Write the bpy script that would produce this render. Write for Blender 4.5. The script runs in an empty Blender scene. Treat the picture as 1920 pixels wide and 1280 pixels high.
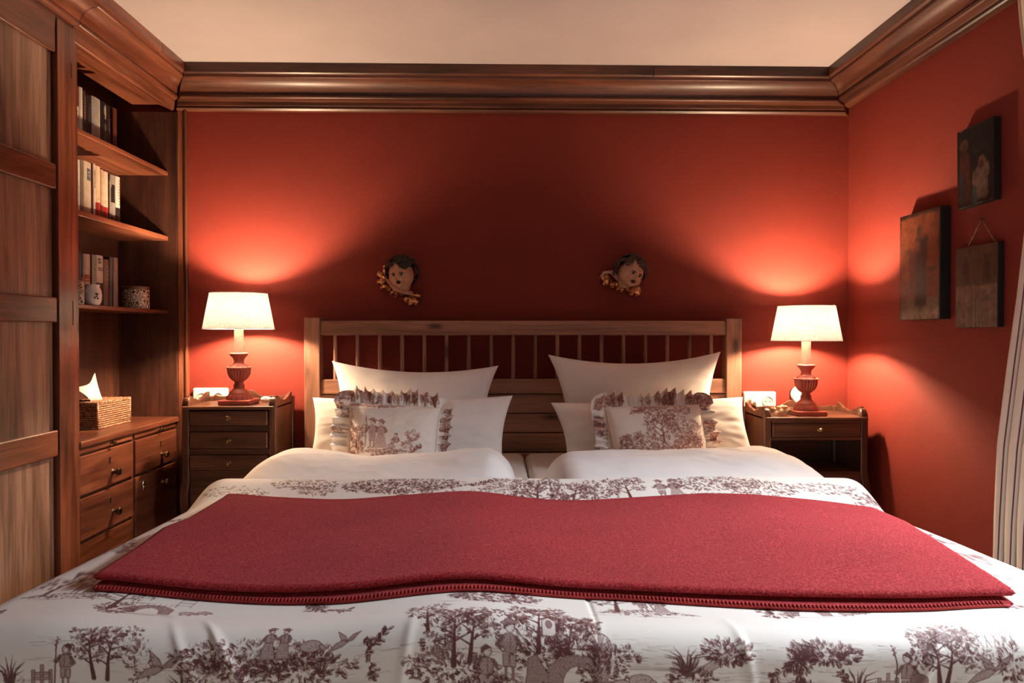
import bpy, math, random
import numpy as np
from mathutils import Vector, Matrix

random.seed(7)
RNG = np.random.default_rng(11)
PI = math.pi
SC = bpy.context.scene
COL = SC.collection

# ------------------------------------------------------------------ camera, daylight, exposure
cam_data = bpy.data.cameras.new('camera')
cam_data.lens = 25.0
cam_data.sensor_width = 36.0
cam_data.clip_start = 0.02
cam = bpy.data.objects.new('camera', cam_data)
COL.objects.link(cam)
cam.location = (0, 0, 1.05)
cam.rotation_euler = (math.radians(90 - 0.64), 0, math.radians(-1.2))
SC.camera = cam

SC.view_settings.view_transform = 'Standard'
SC.view_settings.look = 'None'
SC.view_settings.exposure = 0.0
SC.view_settings.gamma = 1.0
SC.view_settings.use_curve_mapping = False

SC.cycles.max_bounces = 7
SC.cycles.diffuse_bounces = 4
SC.cycles.glossy_bounces = 3
SC.cycles.transmission_bounces = 4
SC.cycles.transparent_max_bounces = 6
SC.cycles.caustics_reflective = False
SC.cycles.caustics_refractive = False
SC.cycles.use_adaptive_sampling = True
SC.cycles.adaptive_threshold = 0.05

world = bpy.data.worlds.new('daylight')
SC.world = world
world.use_nodes = True
world.node_tree.nodes['Background'].inputs[0].default_value = (0.75, 0.87, 1.0, 1)
world.node_tree.nodes['Background'].inputs[1].default_value = 0.35

DAY_POWER = 570.0
BULB_STRENGTH = 2750.0
BULB_COLOR = (1.0, 0.69, 0.43)

WIN_Y0, WIN_Y1, WIN_Z0, WIN_Z1 = 0.10, 1.86, 0.72, 1.93       # the window in the right wall
ld = bpy.data.lights.new('window_daylight', 'AREA')
ld.shape = 'RECTANGLE'
ld.size = 1.6
ld.size_y = 1.6
ld.energy = DAY_POWER
ld.color = (0.90, 0.96, 1.0)
lo = bpy.data.objects.new('window_daylight', ld)
COL.objects.link(lo)
lo.location = (2.75, 1.22, 2.85)                     # open sky seen from the room through the window
lo.rotation_euler = (Vector((0.1, 1.6, 0.6)) - lo.location).to_track_quat('-Z', 'Y').to_euler()

# ------------------------------------------------------------------ room numbers (metres)
XL, XR, YB, YF, ZC = -1.405, 1.583, 3.18, -0.95, 2.187     # furniture front, right wall, back wall, front wall, ceiling
WALL_L = -1.70

# ------------------------------------------------------------------ mesh helpers
ORIGIN = {}

def tag(o, label=None, cat=None, group=None, kind=None):
    if label: o['label'] = label
    if cat: o['category'] = cat
    if group: o['group'] = group
    if kind: o['kind'] = kind
    return o

def thing(name, loc, label=None, cat=None, group=None, kind=None, rot=None):
    o = bpy.data.objects.new(name, None)
    o.empty_display_size = 0.05
    COL.objects.link(o)
    o.location = loc
    if rot: o.rotation_euler = rot
    ORIGIN[o.name] = Vector(loc)
    return tag(o, label, cat, group, kind)

class MB:
    def __init__(s):
        s.v = []; s.f = []
    def add(s, vs, fs):
        n = len(s.v)
        s.v.extend([tuple(map(float, p)) for p in vs])
        s.f.extend([tuple(i + n for i in f) for f in fs])
        return s
    def box(s, a, b):
        x0, y0, z0 = a; x1, y1, z1 = b
        return s.add([(x0,y0,z0),(x1,y0,z0),(x1,y1,z0),(x0,y1,z0),(x0,y0,z1),(x1,y0,z1),(x1,y1,z1),(x0,y1,z1)],
                     [(0,3,2,1),(4,5,6,7),(0,1,5,4),(1,2,6,5),(2,3,7,6),(3,0,4,7)])
    def prism(s, pts, axis, a, b):
        # polygon in the two other axes (cyclic order kept as written), extruded from a to b along axis
        n = len(pts)
        def put(p, t):
            if axis == 'x': return (t, p[0], p[1])
            if axis == 'y': return (p[0], t, p[1])
            return (p[0], p[1], t)
        vs = [put(p, a) for p in pts] + [put(p, b) for p in pts]
        fs = [tuple(range(n - 1, -1, -1)), tuple(range(n, 2 * n))]
        fs += [(i, (i + 1) % n, n + (i + 1) % n, n + i) for i in range(n)]
        return s.add(vs, fs)
    def lathe(s, prof, c=(0,0,0), n=32, close=True, flute=None):
        vs = []; fs = []
        m = len(prof)
        for i, (r, z) in enumerate(prof):
            for k in range(n):
                a = 2 * PI * k / n
                rr = r
                if flute and flute[0] <= i <= flute[1]:
                    rr = r * (1 - flute[3] * (0.5 - 0.5 * math.cos(a * flute[2])))
                vs.append((c[0] + rr * math.cos(a), c[1] + rr * math.sin(a), c[2] + z))
        for i in range(m - 1):
            for k in range(n):
                fs.append((i*n+k, i*n+(k+1)%n, (i+1)*n+(k+1)%n, (i+1)*n+k))
        if close:
            fs.append(tuple(range(n - 1, -1, -1)))
            fs.append(tuple((m-1)*n + k for k in range(n)))
        return s.add(vs, fs)
    def tube(s, pts, rad, n=8, cap=True):
        pts = [Vector(p) for p in pts]
        if not hasattr(rad, '__len__'): rad = [rad] * len(pts)
        vs = []; fs = []
        prev = None
        for i, p in enumerate(pts):
            d = (pts[min(i+1, len(pts)-1)] - pts[max(i-1, 0)])
            d = d.normalized() if d.length > 1e-9 else Vector((0,0,1))
            if prev is None:
                up = Vector((0,0,1)) if abs(d.z) < 0.9 else Vector((1,0,0))
                a = d.cross(up).normalized()
            else:
                a = (prev - d * prev.dot(d)).normalized()
            prev = a
            b = d.cross(a)
            for k in range(n):
                t = 2 * PI * k / n
                vs.append(p + (a * math.cos(t) + b * math.sin(t)) * rad[i])
        for i in range(len(pts) - 1):
            for k in range(n):
                fs.append((i*n+k, i*n+(k+1)%n, (i+1)*n+(k+1)%n, (i+1)*n+k))
        if cap:
            fs.append(tuple(range(n - 1, -1, -1)))
            fs.append(tuple((len(pts)-1)*n + k for k in range(n)))
        return s.add(vs, fs)
    def ball(s, c, r, nu=12, nv=8, rot=None):
        rx, ry, rz = r if hasattr(r, '__len__') else (r, r, r)
        vs = []; fs = []
        for j in range(nv + 1):
            th = PI * (j + 0.02) / (nv + 0.04)
            for k in range(nu):
                a = 2 * PI * k / nu
                p = Vector((rx*math.sin(th)*math.cos(a), ry*math.sin(th)*math.sin(a), rz*math.cos(th)))
                if rot is not None: p = rot @ p
                vs.append(p + Vector(c))
        for j in range(nv):
            for k in range(nu):
                fs.append((j*nu+k, (j+1)*nu+k, (j+1)*nu+(k+1)%nu, j*nu+(k+1)%nu))
        fs.append(tuple(range(nu))); fs.append(tuple(nv*nu + k for k in range(nu - 1, -1, -1)))
        return s.add(vs, fs)
    def build(s, name, mat, parent=None, smooth=None, bevel=0, local=False, segs=2):
        off = Vector((0,0,0))
        if parent is not None and not local:
            off = ORIGIN.get(parent.name, Vector((0,0,0)))
        me = bpy.data.meshes.new(name)
        me.from_pydata([(p[0]-off.x, p[1]-off.y, p[2]-off.z) for p in s.v], [], s.f)
        fin(me, smooth)
        o = bpy.data.objects.new(name, me)
        COL.objects.link(o)
        o.data.materials.append(mat)
        if parent is not None: o.parent = parent
        ORIGIN[o.name] = off
        if bevel:
            m = o.modifiers.new('edge', 'BEVEL'); m.width = bevel; m.segments = segs; m.limit_method = 'ANGLE'
            m.angle_limit = math.radians(40); m.use_clamp_overlap = True
        return o

def fin(me, smooth=None):
    me.update()
    import bmesh
    if len(me.polygons) < 60000:
        bm = bmesh.new(); bm.from_mesh(me); bmesh.ops.recalc_face_normals(bm, faces=bm.faces); bm.to_mesh(me); bm.free()
    if smooth:
        for_all = np.ones(len(me.polygons), dtype=bool)
        me.polygons.foreach_set('use_smooth', for_all)
        if smooth is not True:
            me.set_sharp_from_angle(angle=math.radians(smooth))

def grid_obj(name, P, mat, parent=None, attr=None, wrap=False, thick=0, local=False, sub=0):
    """P: H x W x 3 array of world points -> one smooth sheet; attr: H x W (or H x W x 3) print value per point"""
    H, W = P.shape[:2]
    off = np.zeros(3)
    if parent is not None and not local: off = np.array(ORIGIN[parent.name])
    me = bpy.data.meshes.new(name)
    v = (P.reshape(-1, 3) - off).astype(np.float32)
    me.vertices.add(len(v)); me.vertices.foreach_set('co', v.ravel())
    i = np.arange(H - 1)[:, None] * W + np.arange(W - 1)[None, :]
    q = np.stack([i, i + 1, i + W + 1, i + W], -1).reshape(-1, 4)
    if wrap:
        j = np.arange(H - 1) * W
        q = np.concatenate([q, np.stack([j + W - 1, j, j + W, j + 2 * W - 1], -1)])
    n = len(q)
    me.loops.add(n * 4); me.loops.foreach_set('vertex_index', q.astype(np.int32).ravel())
    me.polygons.add(n)
    me.polygons.foreach_set('loop_start', np.arange(0, n * 4, 4, dtype=np.int32))
    me.polygons.foreach_set('use_smooth', np.ones(n, dtype=bool))
    me.update(calc_edges=True); me.validate()
    if attr is not None:
        if attr.ndim == 2:
            a = me.attributes.new('print', 'FLOAT', 'POINT'); a.data.foreach_set('value', attr.astype(np.float32).ravel())
        else:
            a = me.attributes.new('paint', 'FLOAT_COLOR', 'POINT')
            c = np.ones((H * W, 4), np.float32); c[:, :3] = attr.reshape(-1, 3); a.data.foreach_set('color', c.ravel())
    o = bpy.data.objects.new(name, me); COL.objects.link(o); me.materials.append(mat)
    if parent is not None: o.parent = parent
    ORIGIN[o.name] = Vector(off)
    if sub:
        m = o.modifiers.new('smooth', 'SUBSURF'); m.levels = sub; m.render_levels = sub
    if thick:
        m = o.modifiers.new('cloth', 'SOLIDIFY'); m.thickness = thick; m.offset = -1
    return o

def copy_tree(o, parent=None):
    c = o.copy(); COL.objects.link(c)
    if parent is not None: c.parent = parent
    for ch in list(o.children): copy_tree(ch, c)
    return c

def smoothnoise(x, y, seed, sc):
    """cheap value noise on arrays"""
    r = np.random.default_rng(seed).random((64, 64))
    x = np.asarray(x) * sc; y = np.asarray(y) * sc
    xi = np.floor(x).astype(int); yi = np.floor(y).astype(int)
    fx = x - xi; fy = y - yi
    fx = fx*fx*(3-2*fx); fy = fy*fy*(3-2*fy)
    g = lambda a, b: r[a % 64, b % 64]
    return (g(xi,yi)*(1-fx)*(1-fy) + g(xi+1,yi)*fx*(1-fy) + g(xi,yi+1)*(1-fx)*fy + g(xi+1,yi+1)*fx*fy) - 0.5

# ------------------------------------------------------------------ materials
class NT:
    def __init__(s, name):
        s.m = bpy.data.materials.new(name); s.m.use_nodes = True
        s.t = s.m.node_tree; s.b = s.t.nodes['Principled BSDF']; s.out = s.t.nodes['Material Output']
    def n(s, typ, **kw):
        nd = s.t.nodes.new(typ)
        for k, v in kw.items():
            if k.startswith('i_'):
                key = k[2:]; key = int(key) if key.isdigit() else key.replace('_', ' ')
                nd.inputs[key].default_value = v
            else: setattr(nd, k, v)
        return nd
    def l(s, a, b): s.t.links.new(a, b)
    def set(s, **kw):
        for k, v in kw.items(): s.b.inputs[k.replace('_', ' ')].default_value = v
        return s
    def ramp(s, fac, stops):
        r = s.n('ShaderNodeValToRGB')
        e = r.color_ramp.elements
        while len(e) < len(stops): e.new(0.5)
        for el, (p, c) in zip(e, stops):
            el.position = p; el.color = (*c, 1) if len(c) == 3 else c
        s.l(fac, r.inputs[0]); return r
    def bump(s, h, strength, dist):
        b = s.n('ShaderNodeBump'); b.inputs['Strength'].default_value = strength; b.inputs['Distance'].default_value = dist
        s.l(h, b.inputs['Height']); s.l(b.outputs[0], s.b.inputs['Normal']); return b

def srgb(r, g, b):
    f = lambda c: (c/255/12.92) if c/255 <= 0.04045 else ((c/255+0.055)/1.055)**2.4
    return (f(r), f(g), f(b))

def plain(name, col, rough=0.5, metal=0.0, **kw):
    m = NT(name); m.set(Base_Color=(*col, 1), Roughness=rough, Metallic=metal)
    tc = m.n('ShaderNodeTexCoord'); nz = m.n('ShaderNodeTexNoise', i_Scale=35.0, i_Detail=4.0)
    m.l(tc.outputs['Object'], nz.inputs['Vector'])
    d = [c * 0.82 for c in col]; b = [min(1, c * 1.14) for c in col]
    r = m.ramp(nz.outputs[0], [(0.3, d), (0.7, b)]); m.l(r.outputs[0], m.b.inputs['Base Color'])
    for k, v in kw.items(): m.b.inputs[k.replace('_', ' ')].default_value = v
    return m.m

def wood(name, dark, mid, light, axis, rough=0.4, figure=7.0, pore=1.0, coat=0.0, knots=False):
    m = NT(name)
    tc = m.n('ShaderNodeTexCoord'); oi = m.n('ShaderNodeObjectInfo')
    mul = m.n('ShaderNodeMath', operation='MULTIPLY'); mul.inputs[1].default_value = 37.0
    m.l(oi.outputs['Random'], mul.inputs[0])
    add = m.n('ShaderNodeVectorMath', operation='ADD')
    m.l(tc.outputs['Object'], add.inputs[0]); m.l(mul.outputs[0], add.inputs[1])
    def stretch(al, ac):
        mp = m.n('ShaderNodeMapping'); s = [ac] * 3; s['xyz'.index(axis)] = al
        mp.inputs['Scale'].default_value = s; m.l(add.outputs[0], mp.inputs[0]); return mp
    a = m.n('ShaderNodeTexNoise', i_Scale=1.0, i_Detail=5.0, i_Roughness=0.6, i_Distortion=0.8)
    m.l(stretch(0.9, figure).outputs[0], a.inputs['Vector'])
    b = m.n('ShaderNodeTexNoise', i_Scale=1.0, i_Detail=3.0, i_Roughness=0.7, i_Distortion=0.3)
    m.l(stretch(5.0, 160.0).outputs[0], b.inputs['Vector'])
    c = m.n('ShaderNodeTexNoise', i_Scale=1.0, i_Detail=2.0, i_Distortion=1.2)
    m.l(stretch(2.2, figure * 5).outputs[0], c.inputs['Vector'])
    r = m.ramp(a.outputs[0], [(0.30, dark), (0.48, mid), (0.68, light)])
    r2 = m.ramp(c.outputs[0], [(0.35, (0.62,) * 3), (0.6, (1.08,) * 3)])
    r3 = m.ramp(b.outputs[0], [(0.32, (1 - 0.38 * pore,) * 3), (0.52, (1.0,) * 3)])
    m1 = m.n('ShaderNodeMix', data_type='RGBA', blend_type='MULTIPLY'); m1.inputs[0].default_value = 0.8
    m.l(r.outputs[0], m1.inputs[6]); m.l(r2.outputs[0], m1.inputs[7])
    m2 = m.n('ShaderNodeMix', data_type='RGBA', blend_type='MULTIPLY'); m2.inputs[0].default_value = 1.0
    m.l(m1.outputs[2], m2.inputs[6]); m.l(r3.outputs[0], m2.inputs[7])
    last = m2.outputs[2]
    if knots:
        mp = m.n('ShaderNodeMapping'); s = [8.0] * 3; s['xyz'.index(axis)] = 3.2
        mp.inputs['Scale'].default_value = s; m.l(add.outputs[0], mp.inputs[0])
        vo = m.n('ShaderNodeTexVoronoi', i_Scale=1.0); m.l(mp.outputs[0], vo.inputs['Vector'])
        rk = m.ramp(vo.outputs['Distance'], [(0.06, (0.12, 0.09, 0.08)), (0.12, (0.7, 0.66, 0.62)), (0.2, (1, 1, 1))])
        m3 = m.n('ShaderNodeMix', data_type='RGBA', blend_type='MULTIPLY'); m3.inputs[0].default_value = 0.9
        m.l(last, m3.inputs[6]); m.l(rk.outputs[0], m3.inputs[7]); last = m3.outputs[2]
    m.l(last, m.b.inputs['Base Color'])
    m.set(Roughness=rough)
    m.b.inputs['Coat Weight'].default_value = coat; m.b.inputs['Coat Roughness'].default_value = 0.25
    m.bump(b.outputs[0], 0.12, 0.002)
    return m.m

def fabric(name, col, scale=900.0, strength=0.12, rough=0.9, sheen=0.2, fold=True):
    m = NT(name); tc = m.n('ShaderNodeTexCoord')
    nz = m.n('ShaderNodeTexNoise', i_Scale=9.0, i_Detail=5.0); m.l(tc.outputs['Object'], nz.inputs['Vector'])
    r = m.ramp(nz.outputs[0], [(0.3, [c * 0.95 for c in col]), (0.7, col)]); m.l(r.outputs[0], m.b.inputs['Base Color'])
    w = m.n('ShaderNodeTexNoise', i_Scale=scale, i_Detail=1.0); m.l(tc.outputs['Object'], w.inputs['Vector'])
    mx = m.n('ShaderNodeMath', operation='MULTIPLY_ADD'); mx.inputs[1].default_value = 0.12
    f = m.n('ShaderNodeTexNoise', i_Scale=7.0, i_Detail=3.0, i_Distortion=1.5); m.l(tc.outputs['Object'], f.inputs['Vector'])
    m.l(w.outputs[0], mx.inputs[0]); m.l(f.outputs[0], mx.inputs[2])
    m.bump(mx.outputs[0], strength, 0.012 if fold else 0.003)
    m.set(Roughness=rough); m.b.inputs['Sheen Weight'].default_value = sheen
    return m.m

def printed(name, cloth, ink):
    """cloth with an ink print held in the mesh attribute 'print'"""
    m = NT(name); at = m.n('ShaderNodeAttribute', attribute_name='print')
    tc = m.n('ShaderNodeTexCoord'); nz = m.n('ShaderNodeTexNoise', i_Scale=420.0, i_Detail=2.0)
    m.l(tc.outputs['Object'], nz.inputs['Vector'])
    vr = m.ramp(nz.outputs[0], [(0.3, (0.78,) * 3), (0.7, (1.0,) * 3)])
    mu = m.n('ShaderNodeMath', operation='MULTIPLY'); m.l(at.outputs['Fac'], mu.inputs[0]); m.l(vr.outputs[0], mu.inputs[1])
    mid = [0.62 * i ** 0.5 * c ** 0.5 + 0.38 * (0.5 * i + 0.5 * c) for i, c in zip(ink, cloth)]
    mx = m.ramp(mu.outputs[0], [(0.0, cloth), (0.42, mid), (0.80, ink)]); m.l(mx.outputs[0], m.b.inputs['Base Color'])
    m.set(Roughness=0.62); m.b.inputs['Sheen Weight'].default_value = 0.1
    f = m.n('ShaderNodeTexNoise', i_Scale=6.0, i_Detail=4.0, i_Distortion=1.0); m.l(tc.outputs['Object'], f.inputs['Vector'])
    m.bump(f.outputs[0], 0.10, 0.015)
    return m.m

def painted(name, rough=0.5):
    m = NT(name); at = m.n('ShaderNodeAttribute', attribute_name='paint')
    tc = m.n('ShaderNodeTexCoord'); nz = m.n('ShaderNodeTexNoise', i_Scale=60.0, i_Detail=6.0); m.l(tc.outputs['Object'], nz.inputs['Vector'])
    vr = m.ramp(nz.outputs[0], [(0.35, (0.70,) * 3), (0.65, (1.05,) * 3)])
    mx = m.n('ShaderNodeMix', data_type='RGBA', blend_type='MULTIPLY'); mx.inputs[0].default_value = 1
    m.l(at.outputs['Color'], mx.inputs[6]); m.l(vr.outputs[0], mx.inputs[7]); m.l(mx.outputs[2], m.b.inputs['Base Color'])
    m.set(Roughness=rough); m.b.inputs['Specular IOR Level'].default_value = 0.2; m.bump(nz.outputs[0], 0.15, 0.002)
    return m.m

MAT = {}
def wall_paint(name, col, bump=0.25, sc=140.0):
    m = NT(name); tc = m.n('ShaderNodeTexCoord')
    a = m.n('ShaderNodeTexNoise', i_Scale=sc, i_Detail=5.0, i_Roughness=0.6); m.l(tc.outputs['Object'], a.inputs['Vector'])
    b = m.n('ShaderNodeTexNoise', i_Scale=2.5, i_Detail=4.0); m.l(tc.outputs['Object'], b.inputs['Vector'])
    r = m.ramp(b.outputs[0], [(0.3, [c * 0.93 for c in col]), (0.7, [min(1, c * 1.05) for c in col])])
    m.l(r.outputs[0], m.b.inputs['Base Color']); m.set(Roughness=0.75)
    m.b.inputs['Specular IOR Level'].default_value = 0.3
    m.bump(a.outputs[0], bump, 0.004)
    return m.m
MAT['red_wall'] = wall_paint('red_wall_paint', (0.176, 0.0208, 0.0122))
MAT['white_wall'] = wall_paint('pale_wall_paint', (0.82, 0.78, 0.74))
MAT['ceiling'] = wall_paint('ceiling_plaster', (0.425, 0.375, 0.380), 0.35, 60.0)
WAL = ((0.040, 0.0105, 0.006), (0.148, 0.043, 0.021), (0.30, 0.100, 0.050))
for ax in 'xyz':
    MAT['walnut_' + ax] = wood('walnut_' + ax, *WAL, ax, rough=0.33, coat=0.25)
    MAT['stand_' + ax] = wood('dark_oak_' + ax, (0.026, 0.010, 0.006), (0.082, 0.031, 0.016), (0.165, 0.066, 0.035), ax, rough=0.36, coat=0.2, figure=9)
    MAT['pine_' + ax] = wood('stained_pine_' + ax, (0.15, 0.062, 0.036), (0.29, 0.130, 0.078), (0.39, 0.195, 0.122), ax, rough=0.5, figure=6, pore=0.6, knots=True)
for ax in 'xy':
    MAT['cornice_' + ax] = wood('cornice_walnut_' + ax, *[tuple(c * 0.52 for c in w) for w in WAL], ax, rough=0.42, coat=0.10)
MAT['panel'] = wood('veneer_panel', (0.10, 0.046, 0.029), (0.27, 0.150, 0.098), (0.42, 0.255, 0.178), 'z', rough=0.42, figure=8.5, coat=0.1)
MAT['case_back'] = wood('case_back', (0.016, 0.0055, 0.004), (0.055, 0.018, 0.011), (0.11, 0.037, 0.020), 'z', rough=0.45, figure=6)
MAT['floor'] = fabric('beige_carpet', (0.60, 0.52, 0.44), scale=300.0, strength=0.4)
MAT['white_cotton'] = fabric('white_cotton', (0.83, 0.79, 0.75))
MAT['white_sheet'] = fabric('white_sheet', (0.80, 0.75, 0.70), strength=0.06)
MAT['toile'] = printed('toile_cotton', (0.85, 0.78, 0.70), (0.105, 0.020, 0.018))
MAT['toile_cushion'] = printed('toile_cushion_cotton', (0.83, 0.76, 0.69), (0.24, 0.070, 0.050))
MAT['brass'] = plain('aged_brass', (0.26, 0.165, 0.085), 0.35, 1.0)
MAT['bronze'] = plain('dark_bronze', (0.10, 0.065, 0.04), 0.35, 1.0)
MAT['nickel'] = plain('nickel', (0.62, 0.60, 0.57), 0.25, 1.0)
MAT['black'] = plain('blackened', (0.007, 0.006, 0.006), 0.65)
MAT['socket'] = plain('white_plastic', (0.80, 0.76, 0.70), 0.3)
MAT['socket_in'] = plain('white_plastic_recess', (0.62, 0.57, 0.50), 0.4)
MAT['terracotta'] = plain('terracotta_lacquer', (0.30, 0.055, 0.035), 0.45)
MAT['tube'] = plain('cream_candle_tube', (0.72, 0.52, 0.40), 0.5)
def make_gilt():
    m = NT('worn_gilding'); tc = m.n('ShaderNodeTexCoord')
    v = m.n('ShaderNodeTexVoronoi', i_Scale=95.0); m.l(tc.outputs['Object'], v.inputs['Vector'])
    nz = m.n('ShaderNodeTexNoise', i_Scale=60.0, i_Detail=5.0); m.l(tc.outputs['Object'], nz.inputs['Vector'])
    r = m.ramp(nz.outputs[0], [(0.34, (0.12, 0.035, 0.018)), (0.48, (0.66, 0.29, 0.12)), (0.7, (0.95, 0.58, 0.30))])
    m.l(r.outputs[0], m.b.inputs['Base Color']); m.set(Roughness=0.28, Metallic=0.85)
    m.bump(v.outputs['Distance'], 0.6, 0.0018); return m.m
MAT['gilt'] = make_gilt()
MAT['flesh'] = plain('painted_flesh', (0.46, 0.245, 0.155), 0.28)
MAT['lip'] = plain('painted_lip', (0.11, 0.02, 0.018), 0.4)
MAT['eye'] = plain('painted_eye', (0.42, 0.36, 0.30), 0.25)
MAT['hair'] = plain('carved_dark_hair', (0.030, 0.016, 0.012), 0.42)
MAT['hair_brown'] = plain('carved_brown_hair', (0.065, 0.035, 0.025), 0.42)
MAT['paint'] = painted('old_tempera')
MAT['tissue'] = fabric('tissue_paper', (0.86, 0.83, 0.80), strength=0.1)
MAT['glass_bead'] = plain('candy_wrap', (0.72, 0.52, 0.36), 0.25)

def make_shade_mat():
    m = NT('linen_shade'); t = m.t
    tc = m.n('ShaderNodeTexCoord')
    mp = m.n('ShaderNodeMapping'); mp.inputs['Scale'].default_value = (30, 30, 420); m.l(tc.outputs['Object'], mp.inputs[0])
    nz = m.n('ShaderNodeTexNoise', i_Scale=1.0, i_Detail=2.0); m.l(mp.outputs[0], nz.inputs['Vector'])
    mp2 = m.n('ShaderNodeMapping'); mp2.inputs['Scale'].default_value = (260, 260, 18); m.l(tc.outputs['Object'], mp2.inputs[0])
    nz2 = m.n('ShaderNodeTexNoise', i_Scale=1.0, i_Detail=2.0); m.l(mp2.outputs[0], nz2.inputs['Vector'])
    ad = m.n('ShaderNodeMath', operation='ADD'); m.l(nz.outputs[0], ad.inputs[0]); m.l(nz2.outputs[0], ad.inputs[1])
    r = m.ramp(ad.outputs[0], [(0.32, (0.62, 0.59, 0.58)), (0.62, (0.86, 0.86, 0.88))])
    r.color_ramp.elements[0].position = 0.40; r.color_ramp.elements[1].position = 0.60
    h = m.n('ShaderNodeMath', operation='MULTIPLY'); h.inputs[1].default_value = 0.5; m.l(ad.outputs[0], h.inputs[0])
    t.links.new(h.outputs[0], r.inputs[0])
    d = m.n('ShaderNodeBsdfDiffuse'); tr = m.n('ShaderNodeBsdfTranslucent'); mx = m.n('ShaderNodeMixShader')
    mx.inputs[0].default_value = 0.024
    m.l(r.outputs[0], d.inputs[0]); m.l(r.outputs[0], tr.inputs[0])
    m.l(d.outputs[0], mx.inputs[1]); m.l(tr.outputs[0], mx.inputs[2]); m.l(mx.outputs[0], m.out.inputs[0])
    return m.m
MAT['shade'] = make_shade_mat()
def emit(name, col, st):
    m = NT(name); m.set(Base_Color=(1, 1, 1, 1)); m.b.inputs['Emission Color'].default_value = (*col, 1)
    m.b.inputs['Emission Strength'].default_value = st; return m.m
MAT['bulb'] = emit('lit_bulb', BULB_COLOR, BULB_STRENGTH)

def make_felt():
    m = NT('red_wool_felt'); tc = m.n('ShaderNodeTexCoord')
    a = m.n('ShaderNodeTexNoise', i_Scale=260.0, i_Detail=4.0, i_Roughness=0.75); m.l(tc.outputs['Object'], a.inputs['Vector'])
    b = m.n('ShaderNodeTexNoise', i_Scale=6.0, i_Detail=3.0); m.l(tc.outputs['Object'], b.inputs['Vector'])
    r = m.ramp(a.outputs[0], [(0.35, (0.17, 0.010, 0.013)), (0.52, (0.37, 0.030, 0.035)), (0.68, (0.56, 0.085, 0.082))])
    r2 = m.ramp(b.outputs[0], [(0.3, (0.92,) * 3), (0.7, (1.05,) * 3)])
    mx = m.n('ShaderNodeMix', data_type='RGBA', blend_type='MULTIPLY'); mx.inputs[0].default_value = 1
    m.l(r.outputs[0], mx.inputs[6]); m.l(r2.outputs[0], mx.inputs[7]); m.l(mx.outputs[2], m.b.inputs['Base Color'])
    m.set(Roughness=0.95); m.b.inputs['Sheen Weight'].default_value = 0.12; m.b.inputs['Sheen Tint'].default_value = (0.9, 0.4, 0.38, 1)
    m.b.inputs['Specular IOR Level'].default_value = 0.1
    m.bump(a.outputs[0], 0.5, 0.003)
    return m.m
MAT['felt'] = make_felt()
MAT['stitch'] = plain('red_wool_yarn', (0.34, 0.022, 0.018), 0.9)

def make_stripes():
    m = NT('striped_curtain'); at = m.n('ShaderNodeAttribute', attribute_name='print')
    sn = m.n('ShaderNodeMath', operation='FRACT'); m.l(at.outputs['Fac'], sn.inputs[0])
    r = m.ramp(sn.outputs[0], [(0.0, (0.12, 0.03, 0.03)), (0.13, (0.12, 0.03, 0.03)), (0.17, (0.60, 0.50, 0.42))])
    m.l(r.outputs[0], m.b.inputs['Base Color']); m.set(Roughness=0.85)
    return m.m
MAT['curtain'] = make_stripes()

def make_glass(name, tint=(0.95, 0.97, 1.0), gloss=0.08):
    m = NT(name); t = m.n('ShaderNodeBsdfTransparent'); g = m.n('ShaderNodeBsdfGlossy'); mx = m.n('ShaderNodeMixShader')
    t.inputs[0].default_value = (*tint, 1); g.inputs['Roughness'].default_value = 0.02; mx.inputs[0].default_value = gloss
    m.l(t.outputs[0], mx.inputs[1]); m.l(g.outputs[0], mx.inputs[2]); m.l(mx.outputs[0], m.out.inputs[0]); return m.m
MAT['pane'] = make_glass('window_glass')
MAT['cut_glass'] = make_glass('cut_glass', (0.9, 0.86, 0.8), 0.3)

def make_wicker():
    m = NT('wicker_strand'); oi = m.n('ShaderNodeTexCoord'); nz = m.n('ShaderNodeTexNoise', i_Scale=90.0, i_Detail=2.0)
    m.l(oi.outputs['Object'], nz.inputs['Vector'])
    r = m.ramp(nz.outputs[0], [(0.3, (0.10, 0.042, 0.02)), (0.5, (0.28, 0.14, 0.07)), (0.7, (0.50, 0.30, 0.18))])
    m.l(r.outputs[0], m.b.inputs['Base Color']); m.set(Roughness=0.55); return m.m
MAT['wicker'] = make_wicker()

def make_paisley():
    m = NT('patterned_tin'); tc = m.n('ShaderNodeTexCoord')
    v = m.n('ShaderNodeTexVoronoi', i_Scale=55.0); m.l(tc.outputs['Object'], v.inputs['Vector'])
    n = m.n('ShaderNodeTexNoise', i_Scale=70.0, i_Detail=4.0, i_Distortion=3.0); m.l(tc.outputs['Object'], n.inputs['Vector'])
    sn = m.n('ShaderNodeMath', operation='MULTIPLY_ADD'); sn.inputs[1].default_value = 22.0; m.l(v.outputs['Distance'], sn.inputs[0]); m.l(n.outputs[0], sn.inputs[2])
    f = m.n('ShaderNodeMath', operation='SINE'); m.l(sn.outputs[0], f.inputs[0])
    ad = m.n('ShaderNodeMath', operation='MULTIPLY_ADD'); ad.inputs[1].default_value = 0.4; m.l(f.outputs[0], ad.inputs[0]); m.l(n.outputs[0], ad.inputs[2])
    r = m.ramp(ad.outputs[0], [(0.25, (0.05, 0.03, 0.02)), (0.45, (0.20, 0.13, 0.09)), (0.65, (0.62, 0.54, 0.44))])
    m.l(r.outputs[0], m.b.inputs['Base Color']); m.set(Roughness=0.18); return m.m
MAT['paisley'] = make_paisley()

# ------------------------------------------------------------------ the room shell
def structure(name, mb, mat, **kw):
    return tag(mb.build(name, mat, **kw), kind='structure')

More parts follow.
